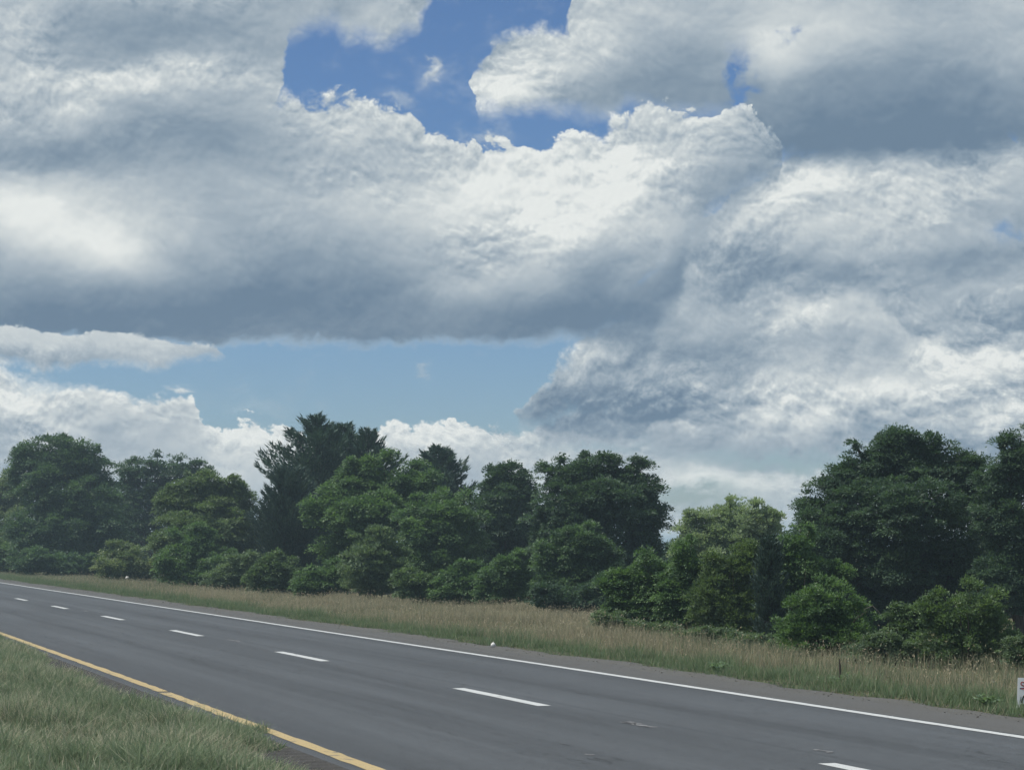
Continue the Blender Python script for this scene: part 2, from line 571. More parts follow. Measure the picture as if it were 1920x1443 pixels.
def leaf_material(name, dark, light, translucent=0.38, spec=0.35, k_=(1.5, 1.5, 2.0)):
    m, gg, out = new_mat(name)
    col = gg.mix(attr(gg, 'tint'), tuple(a * b for a, b in zip(dark, k_)), tuple(a * b for a, b in zip(light, k_)))
    p = gg.n.new('ShaderNodeBsdfPrincipled')
    gg.put(p.inputs['Base Color'], col)
    p.inputs['Roughness'].default_value = 0.55
    p.inputs['Specular IOR Level'].default_value = spec
    tr = gg.n.new('ShaderNodeBsdfTranslucent')
    gg.put(tr.inputs[0], gg.vm('MULTIPLY', col, (1.25, 1.35, 0.7)))
    mx = gg.n.new('ShaderNodeMixShader')
    mx.inputs[0].default_value = translucent
    gg.l.new(p.outputs[0], mx.inputs[1])
    gg.l.new(tr.outputs[0], mx.inputs[2])
    gg.l.new(mx.outputs[0], out.inputs[0])
    return m


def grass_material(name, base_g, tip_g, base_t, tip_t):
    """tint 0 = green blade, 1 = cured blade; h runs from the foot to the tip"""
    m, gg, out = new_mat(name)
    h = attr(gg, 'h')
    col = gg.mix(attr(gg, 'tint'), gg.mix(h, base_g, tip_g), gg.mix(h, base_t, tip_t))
    p = gg.n.new('ShaderNodeBsdfPrincipled')
    gg.put(p.inputs['Base Color'], col)
    p.inputs['Roughness'].default_value = 0.6
    p.inputs['Specular IOR Level'].default_value = 0.2
    tr = gg.n.new('ShaderNodeBsdfTranslucent')
    gg.put(tr.inputs[0], col)
    mx = gg.n.new('ShaderNodeMixShader')
    mx.inputs[0].default_value = 0.42
    gg.l.new(p.outputs[0], mx.inputs[1])
    gg.l.new(tr.outputs[0], mx.inputs[2])
    gg.l.new(mx.outputs[0], out.inputs[0])
    return m


# bark
M_BARK, gg, out = new_mat('bark')
co = objco(gg)
nb = gg.noise(gg.vm('MULTIPLY', co, (6, 6, 1.2)), 3.0, 5, 0.6)
principled(gg, out, gg.ramp(nb, [(0.3, (0.030, 0.026, 0.022)), (0.7, (0.105, 0.092, 0.078))]), 0.9, 0.2, bump(gg, nb, 0.6, 0.03))
M_DEADWOOD, gg, out = new_mat('dead_wood')
nb = gg.noise(objco(gg), 9.0, 4, 0.6)
principled(gg, out, gg.ramp(nb, [(0.3, (0.14, 0.13, 0.115)), (0.7, (0.27, 0.25, 0.22))]), 0.9, 0.2)

# ground: thin turf and soil
M_GROUND, gg, out = new_mat('turf_soil')
co = objco(gg)
n1 = gg.noise(co, 0.35, 4, 0.6)
n2 = gg.noise(co, 6.0, 6, 0.65)
c = gg.mix(n1, (0.085, 0.100, 0.048), (0.150, 0.130, 0.082))
c = gg.mix(gg.m('MULTIPLY', n2, 0.7), c, (0.075, 0.066, 0.046))
principled(gg, out, c, 0.95, 0.1, bump(gg, n2, 0.8, 0.06))

# asphalt; object space x runs across the carriageway, y along it
M_ASPHALT, gg, out = new_mat('asphalt')
co = objco(gg)
ox, oy, oz = gg.sep(co)
streak = gg.noise(gg.vm('MULTIPLY', co, (1.1, 0.018, 1.0)), 2.2, 5, 0.6)
patch = gg.noise(gg.vm('MULTIPLY', co, (0.5, 0.10, 1.0)), 0.9, 4, 0.55)
grain = gg.noise(co, 55.0, 3, 0.7)
speck = gg.noise(gg.vm('MULTIPLY', co, (1.0, 0.5, 1.0)), 9.0, 5, 0.75)
# polished wheel paths, about 0.9 m either side of each lane's middle
wl = gg.m('COSINE', gg.m('MULTIPLY', gg.m('SUBTRACT', ox, 6.75), 2 * math.pi / 1.85))
val = gg.m('MULTIPLY_ADD', streak, 0.080, 0.044)
val = gg.m('MULTIPLY_ADD', gg.m('SUBTRACT', patch, 0.5), 0.050, val)
val = gg.m('MULTIPLY_ADD', gg.m('SUBTRACT', grain, 0.5), 0.085, val)
val = gg.m('MULTIPLY_ADD', gg.m('SUBTRACT', speck, 0.5), 0.075, val)
val = gg.m('MULTIPLY_ADD', wl, 0.009, val)
# longitudinal paving joint between the lanes, sealed darker
jd = gg.m('ABSOLUTE', gg.m('SUBTRACT', gg.m('MULTIPLY_ADD', gg.m('SUBTRACT', speck, 0.5), 0.10, ox), 10.22))
joint = gg.sstep(jd, 0.07, 0.02)
val = gg.m('MULTIPLY', val, gg.m('MULTIPLY_ADD', joint, -0.22, 1.0))
# a few tar-sealed cracks wander across the lanes
cn = gg.noise(gg.vm('MULTIPLY', co, (0.35, 0.055, 1.0)), 1.0, 6, 0.62)
crack = gg.m('MULTIPLY', gg.sstep(gg.m('ABSOLUTE', gg.m('SUBTRACT', cn, 0.5)), 0.0030, 0.0010), gg.sstep(patch, 0.48, 0.58))
val = gg.m('MULTIPLY', val, gg.m('MULTIPLY_ADD', crack, -0.5, 1.0))
# crumbs of grit, paler than the asphalt around them
grit = gg.sstep(gg.noise(co, 30.0, 2, 0.6), 0.70, 0.76)
val = gg.m('MULTIPLY_ADD', grit, 0.06, val)
col = gg.vm('MULTIPLY', gg.xyz(val, val, val), (0.68, 0.76, 0.84))
principled(gg, out, col, gg.m('MULTIPLY_ADD', speck, 0.2, 0.62), 0.35, bump(gg, grain, 0.5, 0.012))

M_RUMBLE, gg, out = new_mat('milled_asphalt')
co = objco(gg)
grain = gg.noise(co, 45.0, 4, 0.75)
blot = gg.noise(co, 3.0, 5, 0.65)
v = gg.m('MULTIPLY_ADD', gg.m('SUBTRACT', grain, 0.5), 0.09, gg.m('MULTIPLY_ADD', blot, 0.05, 0.040))
principled(gg, out, gg.vm('MULTIPLY', gg.xyz(v, v, v), (1.0, 0.99, 0.97)), 0.9, 0.2, bump(gg, grain, 0.9, 0.02))

M_SHOULDER, gg, out = new_mat('weathered_shoulder')
co = objco(gg)
ox, oy, oz = gg.sep(co)
streak = gg.noise(gg.vm('MULTIPLY', co, (1.6, 0.03, 1.0)), 2.0, 5, 0.6)
grain = gg.noise(co, 40.0, 4, 0.75)
dirt = gg.sstep(gg.m('ADD', gg.m('MULTIPLY', gg.m('SUBTRACT', gg.noise(gg.vm('MULTIPLY', co, (1, 0.25, 1)), 0.9, 5, 0.62), 0.5), 1.7), ox), 14.0, 14.75)
v = gg.m('MULTIPLY_ADD', gg.m('SUBTRACT', grain, 0.5), 0.07, gg.m('MULTIPLY_ADD', streak, 0.07, 0.075))
c = gg.vm('MULTIPLY', gg.xyz(v, v, v), (0.80, 0.81, 0.80))
c = gg.mix(gg.m('MULTIPLY', dirt, 0.8), c, gg.mix(grain, (0.070, 0.070, 0.064), (0.130, 0.128, 0.118)))
principled(gg, out, c, 0.85, 0.25, bump(gg, grain, 0.7, 0.02))


def paint(name, color, wear, scale=7.0):
    m, gg, out = new_mat(name)
    co = objco(gg)
    n = gg.noise(co, scale, 6, 0.68)
    w = gg.sstep(n, wear, wear + 0.09)
    tone = gg.noise(gg.vm('MULTIPLY', co, (3, 0.4, 1)), 2.0, 4, 0.6)
    c = gg.mix(gg.m('MULTIPLY', tone, 0.45), color, tuple(0.68 * k for k in color))
    c = gg.mix(w, c, (0.10, 0.098, 0.095))
    principled(gg, out, c, 0.6, 0.35, bump(gg, n, 0.3, 0.004))
    return m


M_WHITE = paint('white_road_paint', (0.50, 0.52, 0.52), 0.60)
M_YELLOW = paint('yellow_road_paint', (0.42, 0.325, 0.160), 0.57, 5.0)
M_FAINT, gg, out = new_mat('worn_road_paint')
n = gg.noise(objco(gg), 9.0, 5, 0.7)
principled(gg, out, gg.mix(gg.sstep(n, 0.44, 0.60), (0.065, 0.067, 0.072), (0.21, 0.215, 0.22)), 0.7, 0.3)

# ------------------------------------------------------------------ ground, carriageway, markings
def sheet(name, us, ts, zfun, mat, parent=None):
    """grid sheet in road coordinates (object turned to the road's bearing)"""
    U, T = np.meshgrid(us, ts, indexing='ij')
    V = np.stack([U, T, zfun(U, T)], -1).reshape(-1, 3)
    nu, nt = len(us), len(ts)
    i = np.arange(nu - 1)[:, None] * nt + np.arange(nt - 1)[None, :]
    F = np.stack([i, i + nt, i + nt + 1, i + 1], -1).reshape(-1, 4)
    o = mesh_np(name, V, F, mat, parent, smooth=True)
    if parent is None:
        o.rotation_euler = (0, 0, TH)
    return o


def axis(lo, hi, near_lo, near_hi, step):
    a = np.arange(near_lo, near_hi + step * 0.5, step)
    left = near_lo - np.geomspace(step, near_lo - lo, 26)[::-1] if lo < near_lo else np.array([])
    right = near_hi + np.geomspace(step, hi - near_hi, 26) if hi > near_hi else np.array([])
    return np.unique(np.concatenate([left, a, right]).round(4))


ground = sheet('ground', axis(-4000, 5000, -6, 60, 0.6), axis(-4000, 5000, 0, 260, 1.3),
               lambda u, t: terrain(u, t) - 0.03, M_GROUND)
tag(ground, 'grassy ground falling away beyond the highway', 'ground', kind='structure')

U_L, U_YEL, U_DASH, U_WHITE, U_SH = 5.02, 5.56, 9.87, 13.27, 14.85
T0, T1 = -80.0, 700.0
crown = lambda u, t: 0.02 + 0.0 * u
road = sheet('road', np.array([5.32, 9.87, 13.42]), np.arange(T0, T1 + 1, 20.0), crown, M_ASPHALT)
tag(road, 'dark asphalt carriageway of two lanes sweeping from the photo front to the far end', 'road', kind='structure')

# paved and dirt-edged outer shoulder with an uneven outer edge
ts = np.arange(T0, T1, 0.5)
edge_n = 0.14 * np.sin(ts * 0.37) + 0.10 * np.sin(ts * 1.13 + 1) + 0.08 * np.sin(ts * 2.9 + 2) + rng.normal(0, 0.03, len(ts))
V, F = [], []
for k, tt in enumerate(ts):
    V += [(13.42, tt, 0.0195), (U_SH - 0.3, tt, 0.012), (U_SH + 0.15 + edge_n[k], tt, -0.005), (U_SH + 0.45 + edge_n[k], tt, -0.05)]
for k in range(len(ts) - 1):
    for j in range(3):
        a = k * 4 + j
        F.append((a, a + 1, a + 5, a + 4))
sh = mesh_np('shoulder', V, np.array(F), M_SHOULDER, road)

# inner shoulder carrying the rumble strip: milled grooves are real dips
GP, GW, GD = 0.30, 0.17, 0.032
V, F = [], []
t_r = []
tcur = 8.0
while tcur < 75.0:
    t_r += [(tcur, 0), (tcur + 0.02, 0.0), (tcur + 0.055, -GD * 0.8), (tcur + 0.085, -GD), (tcur + 0.115, -GD * 0.8), (tcur + 0.15, 0)]
    tcur += GP
t_r = [(T0, 0)] + t_r + [(T1, 0)]
for tt, dz_ in t_r:
    e = 0.06 * math.sin(tt * 1.7) + 0.05 * math.sin(tt * 4.1 + 1)
    V += [(U_L - 0.75 + e, tt, -0.02), (U_L - 0.45 + e, tt, 0.017), (U_L - 0.17 + e * 0.3, tt, 0.018), (U_L - 0.15 + e * 0.3, tt, 0.018 + dz_), (5.30, tt, 0.018 + dz_), (5.32, tt, 0.0197)]
for k in range(len(t_r) - 1):
    for j in range(5):
        a = k * 6 + j
        F.append((a, a + 1, a + 7, a + 6))
rs = mesh_np('rumble_strip', V, np.array(F), M_RUMBLE, road)


def ribbon(name, u, width, ta, tb, mat, step=1.0, wob=0.004, z=0.0245, parent=None, skew=0.0):
    tt = np.arange(ta, tb + step * 0.5, step)
    n = len(tt)
    uu = u + 0.012 * np.sin(tt * 0.21)
    a = np.stack([uu - width / 2 + rng.normal(0, wob, n), tt - skew, np.full(n, z)], -1)
    b = np.stack([uu + width / 2 + rng.normal(0, wob, n), tt + skew, np.full(n, z)], -1)
    V = np.concatenate([a, b])
    i = np.arange(n - 1)
    F = np.stack([i, i + n, i + n + 1, i + 1], -1)
    return mesh_np(name, V, F, mat, parent)


ribbon('white_edge_line', U_WHITE, 0.16, T0, T1, M_WHITE, 0.4, parent=road)
# the yellow line is broken where a tar-sealed crack crosses it
xg, yg, _ = on_ground(312, 1299)
_, t_gap = xy2uv(xg, yg)
ribbon('yellow_edge_line', U_YEL, 0.17, T0, t_gap - 0.20, M_YELLOW, 0.4, 0.007, parent=road)
ribbon('yellow_edge_line', U_YEL + 0.015, 0.165, t_gap + 0.20, T1, M_YELLOW, 0.4, 0.007, parent=road)
for k in range(-1, 20):
    tf = 19.85 + 12.19 * k
    ribbon('lane_dash', U_DASH, 0.19, tf - 3.9, tf, M_WHITE, 0.39, 0.004, parent=road)
# remains of an older, removed set of dashes and other smudges of paint
for (pa, la, wa) in (((165, 1146), 1.0, .12), ((445, 1202), 1.3, .12), ((1198, 1359), 0.9, .14), ((1180, 1357), 0.4, .07), ((1542, 1409), 0.35, .07), ((1106, 1415), 0.22, .05), ((1060, 1396), 0.3, .03)):
    x_, y_, _ = on_ground(*pa)
    u_, t_ = xy2uv(x_, y_)
    ribbon('paint_smudge', u_, wa, t_ - la / 2, t_ + la / 2, M_FAINT, 0.1, wa * 0.25, parent=road)


# ------------------------------------------------------------------ grass
def blades(name, u, t, height, width, lean, tint, mat, segs=2, zoff=0.0, label=None, cat=None):
    """one mesh of curved grass blades rooted at road coordinates (u, t)"""
    n = len(u)
    x, y = uv2xy(u, t)
    z = terrain(u, t) - 0.03 + zoff
    az = rng.uniform(0, 2 * np.pi, n)
    side = np.stack([np.cos(az), np.sin(az), np.zeros(n)], -1)
    la = rng.uniform(0, 2 * np.pi, n)
    ld = np.stack([np.cos(la), np.sin(la), np.zeros(n)], -1)
    base = np.stack([x, y, z], -1)
    up = np.array([0, 0, 1.0])
    rows = []
    hs = np.linspace(0, 1, segs + 1)
    for h in hs[:-1]:
        c = base + up * (height * h * (1 - 0.18 * lean * h))[:, None] + ld * (height * lean * h * h)[:, None]
        w = (width * 0.5 * (1 - 0.45 * h))[:, None]
        rows += [c - side * w, c + side * w]
    tip = base + up * (height * (1 - 0.30 * lean))[:, None] + ld * (height * lean)[:, None]
    rows.append(tip)
    k = len(rows)
    V = np.stack(rows, 1).reshape(-1, 3)
    o = np.arange(n)[:, None] * k
    fs = []
    for s in range(segs - 1):
        a = 2 * s
        fs.append(np.concatenate([o + a, o + a + 1, o + a + 3], 1))
        fs.append(np.concatenate([o + a, o + a + 3, o + a + 2], 1))
    fs.append(np.concatenate([o + k - 3, o + k - 2, o + k - 1], 1))
    F = np.concatenate(fs, 0)
    hv = np.concatenate([np.repeat(hs[:-1], 2), [1.0]])
    ob = mesh_np(name, V, F, mat, attrs={'tint': ('POINT', np.repeat(tint, k)), 'h': ('POINT', np.tile(hv, n))})
    tag(ob, label, cat, kind='stuff')
    return ob


def vnoise(x, y, s, seed):
    """cheap smooth value noise 0..1"""
    r = np.random.default_rng(seed)
    tab = r.random((64, 64))
    x = x / s
    y = y / s
    xi, yi = np.floor(x).astype(int), np.floor(y).astype(int)
    fx, fy = x - xi, y - yi
    fx, fy = fx * fx * (3 - 2 * fx), fy * fy * (3 - 2 * fy)
    q = lambda a, b: tab[a % 64, b % 64]
    return (q(xi, yi) * (1 - fx) + q(xi + 1, yi) * fx) * (1 - fy) + (q(xi, yi + 1) * (1 - fx) + q(xi + 1, yi + 1) * fx) * fy


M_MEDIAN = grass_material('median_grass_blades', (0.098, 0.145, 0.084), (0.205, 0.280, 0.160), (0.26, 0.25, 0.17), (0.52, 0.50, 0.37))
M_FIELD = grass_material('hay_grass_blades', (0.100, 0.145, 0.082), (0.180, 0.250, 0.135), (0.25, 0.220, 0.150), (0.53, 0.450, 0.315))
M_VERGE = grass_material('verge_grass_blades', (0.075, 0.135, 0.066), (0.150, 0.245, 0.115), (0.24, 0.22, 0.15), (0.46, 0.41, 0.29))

# median turf between the viewer and the carriageway
def frame_mask(u, t, margin=60):
    x, y = uv2xy(u, t)
    px = 960 + FPX * x / y
    py = 1024 + FPX * (CAM_H + 0.35) / y
    return (px > -margin) & (px < 1920 + margin) & (y > 17.5) & (1024 + FPX * (CAM_H - 0.7) / y < 1443 + 60)


N = 520000
u = rng.uniform(-1.0, 5.55, N)
t = 15 + 60 * rng.random(N) ** 1.7
edge_u = np.interp(t, [20, 22.4, 23.4, 25, 26.5, 28, 33, 40, 48, 55], [4.78, 4.86, 5.26, 5.42, 5.12, 4.92, 4.78, 4.98, 5.28, 5.42]) + 0.30 * (vnoise(t, t * 0, 1.1, 3) - 0.5) + 0.30 * (vnoise(t, t * 0, 0.4, 4) - 0.5)
keep = (u < edge_u) & frame_mask(u, t)
u, t, edge_u = u[keep], t[keep], edge_u[keep]
edge_d = edge_u - u
clump = vnoise(u, t, 0.55, 5)
tan = vnoise(u, t, 1.6, 6)
ht = (0.08 + 0.36 * clump ** 1.6 + 0.22 * rng.random(len(u)) ** 3) * np.clip(0.45 + edge_d * 0.7, 0.4, 1.0)
cured = (rng.random(len(u)) < 0.13 + 0.38 * np.clip((tan - 0.45) * 3, 0, 1)) * rng.uniform(0.6, 1, len(u))
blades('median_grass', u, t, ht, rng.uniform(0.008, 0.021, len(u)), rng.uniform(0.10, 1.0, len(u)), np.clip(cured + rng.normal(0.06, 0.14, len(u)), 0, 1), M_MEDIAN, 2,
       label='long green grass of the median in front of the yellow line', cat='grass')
n_med = len(u)

# hay field beyond the shoulder
def field_sample(N, u0, u1, tp):
    u = rng.uniform(u0, u1, N)
    t = 12 + 300 * rng.random(N) ** tp
    x, y = uv2xy(u, t)
    px = 960 + FPX * x / y
    k = (px > -160) & (px < 2230)
    return u[k], t[k], px[k]


u, t, px = field_sample(350000, 16.3, 34.0, 1.5)
far_u = np.interp(px, [0, 300, 700, 1000, 1200, 1350, 1550, 2000], [25, 26, 28, 34, 31, 24.5, 27, 32])
k = u < far_u
u, t, px = u[k], t[k], px[k]
g1 = vnoise(u, t, 2.2, 8)
g3_ = vnoise(u, t, 3.5, 31)
green = np.clip((px - 1150) / 150, 0, 1) * (0.05 + 0.45 * g3_ + 0.30 * np.clip((u - 19.8) / 2.0, 0, 1)) + np.clip((420 - px) / 200, 0, 1) * 0.55
g2 = vnoise(u, t, 0.9, 21)
g3 = vnoise(u + t * 0.3, t, 5.5, 22)
cure = np.clip(0.96 + 0.6 * (g1 - 0.5) + 0.4 * (g3 - 0.5) - green * 1.0 - 0.50 * np.clip((17.6 - u) / 1.5, 0, 1), 0.03, 1)
tint = np.where(rng.random(len(u)) < cure, rng.uniform(0.45, 1.0, len(u)), rng.uniform(0, 0.35, len(u)))
tall = 1.0 + 0.12 * np.clip((px - 1150) / 120, 0, 1) * np.clip((u - 18.5) / 1.5, 0, 1) * (g2 > 0.45)
ht = (0.16 + 0.20 * rng.random(len(u)) ** 1.5 + 0.34 * g2 * g1 + 0.14 * (g3 - 0.5)) * (0.62 + 0.26 * np.clip((u - 16.3) / 2, 0, 1)) * tall
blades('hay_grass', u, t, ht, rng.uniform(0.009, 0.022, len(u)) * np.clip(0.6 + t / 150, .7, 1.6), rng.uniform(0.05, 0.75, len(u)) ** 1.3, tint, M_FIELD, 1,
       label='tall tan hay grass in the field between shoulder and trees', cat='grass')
n_hay = len(u)
# seed heads nodding above it
k = (rng.random(len(u)) < 0.20) & (tint > 0.5)
su, st, sh_ = u[k], t[k], ht[k]
n = len(su)
x, y = uv2xy(su, st)
top = np.stack([x + rng.normal(0, 0.05, n), y + rng.normal(0, 0.05, n), terrain(su, st) - 0.03 + sh_ * rng.uniform(0.85, 1.25, n)], -1)
ax = np.stack([rng.normal(0, 0.6, n), rng.normal(0, 0.6, n), rng.uniform(0.2, 1.0, n)], -1)
L = rng.uniform(0.04, 0.085, n)
ax /= np.linalg.norm(ax, axis=1)[:, None]
sd = np.cross(ax, rng.normal(0, 1, (n, 3)))
sd /= np.linalg.norm(sd, axis=1)[:, None]
W = (rng.uniform(0.006, 0.012, n) * np.clip(0.6 + st / 150, .7, 1.6))[:, None]
V = np.stack([top, top + ax * L[:, None] * 0.5 + sd * W, top + ax * L[:, None], top + ax * L[:, None] * 0.5 - sd * W], 1).reshape(-1, 3)
i = np.arange(n)[:, None] * 4
seed = mesh_np('hay_seed_heads', V, np.concatenate([i, i + 1, i + 2, i + 3], 1), M_FIELD, attrs={'tint': ('POINT', np.repeat(rng.uniform(0.75, 1, n), 4)), 'h': ('POINT', np.repeat(rng.uniform(0.3, 0.9, n), 4))})
tag(seed, 'pale seed heads of the tan hay grass in the field', 'seed heads', kind='stuff')

u, t, px = field_sample(200000, 14.7, 17.0, 1.45)
e = 14.95 + 0.60 * (vnoise(t, t * 0, 1.9, 12) - 0.5) + 0.55 * (vnoise(t, t * 0, 0.5, 13) - 0.5)
k = u > e
u, t, px = u[k], t[k], px[k]
g1 = vnoise(u, t, 0.8, 14)
ht = (0.06 + 0.42 * g1 ** 1.6 * rng.uniform(0.5, 1.15, len(u))) * np.clip((u - 14.6) / 1.2, 0.35, 1)
tint = np.where(rng.random(len(u)) < 0.12 + 0.30 * (u > 16.5), rng.uniform(0.5, 1, len(u)), rng.uniform(0, 0.3, len(u)))
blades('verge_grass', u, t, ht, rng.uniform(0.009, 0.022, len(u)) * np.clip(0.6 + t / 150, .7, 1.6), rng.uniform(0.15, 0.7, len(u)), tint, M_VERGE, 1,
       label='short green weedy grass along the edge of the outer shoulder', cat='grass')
print('BLADES', n_med, n_hay, len(u))


# loose stones and crumbs of asphalt along both pavement edges
M_STONE, gg, out = new_mat('loose_stone')
principled(gg, out, gg.mix(attr(gg, 'tint'), (0.070, 0.068, 0.062), (0.17, 0.165, 0.15)), 0.9, 0.2)
n1, n2 = 6000, 2000
su = np.concatenate([14.85 + rng.normal(0, 0.30, n1), 4.86 + rng.normal(0, 0.20, n2)])
st = np.concatenate([14 + 130 * rng.random(n1) ** 1.7, 16 + 45 * rng.random(n2) ** 1.4])
r = np.concatenate([rng.uniform(0.004, 0.008, n1) * (1 + 1.6 * rng.random(n1) ** 6), rng.uniform(0.004, 0.012, n2)]) * (1 + st / 160)
n = n1 + n2
x, y = uv2xy(su, st)
z = np.where((su > 5.0) & (su < 14.6), 0.02, terrain(su, st) + 0.012)
octa = np.array([(1, 0, 0), (0, 1, 0), (-1, 0, 0), (0, -1, 0), (0, 0, 0.8), (0, 0, -0.4)], float)
V = np.stack([x, y, z], -1)[:, None, :] + octa[None] * r[:, None, None] * rng.uniform(0.6, 1.3, (n, 6, 1))
of = np.array([(0, 1, 4), (1, 2, 4), (2, 3, 4), (3, 0, 4), (1, 0, 5), (2, 1, 5), (3, 2, 5), (0, 3, 5)])
F = (np.arange(n)[:, None, None] * 6 + of[None]).reshape(-1, 3)
gravel = mesh_np('gravel', V.reshape(-1, 3), F, M_STONE, attrs={'tint': ('POINT', np.repeat(rng.random(n), 6))})
tag(gravel, 'loose stones scattered along the two edges of the pavement', 'gravel', kind='stuff')


# ------------------------------------------------------------------ trees and shrubs
LEAF = {
    'maple': leaf_material('maple_leaves', (0.030, 0.058, 0.026), (0.075, 0.125, 0.045)),
    'oak': leaf_material('oak_leaves', (0.026, 0.050, 0.026), (0.058, 0.098, 0.042)),
    'ash': leaf_material('ash_leaves', (0.048, 0.078, 0.028), (0.100, 0.142, 0.048)),
    'cherry': leaf_material('cherry_leaves', (0.038, 0.074, 0.026), (0.090, 0.150, 0.045)),
    'willow': leaf_material('willow_leaves', (0.125, 0.170, 0.080), (0.225, 0.275, 0.145), 0.38),
    'olive': leaf_material('olive_shrub_leaves', (0.055, 0.085, 0.038), (0.120, 0.165, 0.075)),
    'honeysuckle': leaf_material('honeysuckle_leaves', (0.042, 0.072, 0.028), (0.095, 0.142, 0.050)),
    'bloom': leaf_material('fading_blossom_leaves', (0.060, 0.095, 0.040), (0.170, 0.190, 0.095), k_=(1.4, 1.45, 1.6)),
    'pine': leaf_material('pine_needles', (0.022, 0.046, 0.028), (0.052, 0.088, 0.046), 0.12),
    'cedar': leaf_material('cedar_needles', (0.024, 0.044, 0.030), (0.050, 0.080, 0.048), 0.10),
}
N_LEAF = 0


def leaf_mesh(name, pos, axis_dir, normal, length, width, tint, mat, parent):
    """pointed leaves: pos = foot of the leaf"""
    global N_LEAF
    n = len(pos)
    a = axis_dir / (np.linalg.norm(axis_dir, axis=1)[:, None] + 1e-9)
    s = np.cross(normal, a)
    s /= np.linalg.norm(s, axis=1)[:, None] + 1e-9
    nn = np.cross(a, s)
    L = length[:, None]
    W = width[:, None] * 0.5
    p0 = pos + s * W
    p1 = pos + a * L - nn * L * 0.10
    p2 = pos - s * W + a * L * 0.12
    V = np.stack([p0, p1, p2], 1).reshape(-1, 3)
    i = np.arange(n)[:, None] * 3
    F = np.concatenate([i, i + 1, i + 2], 1)
    N_LEAF += n
    return mesh_np(name, V, F, mat, parent, attrs={'tint': ('POINT', np.repeat(np.clip(tint, 0, 1), 3))})


def rand_dirs(n):
    v = rng.normal(size=(n, 3))
    return v / np.linalg.norm(v, axis=1)[:, None]


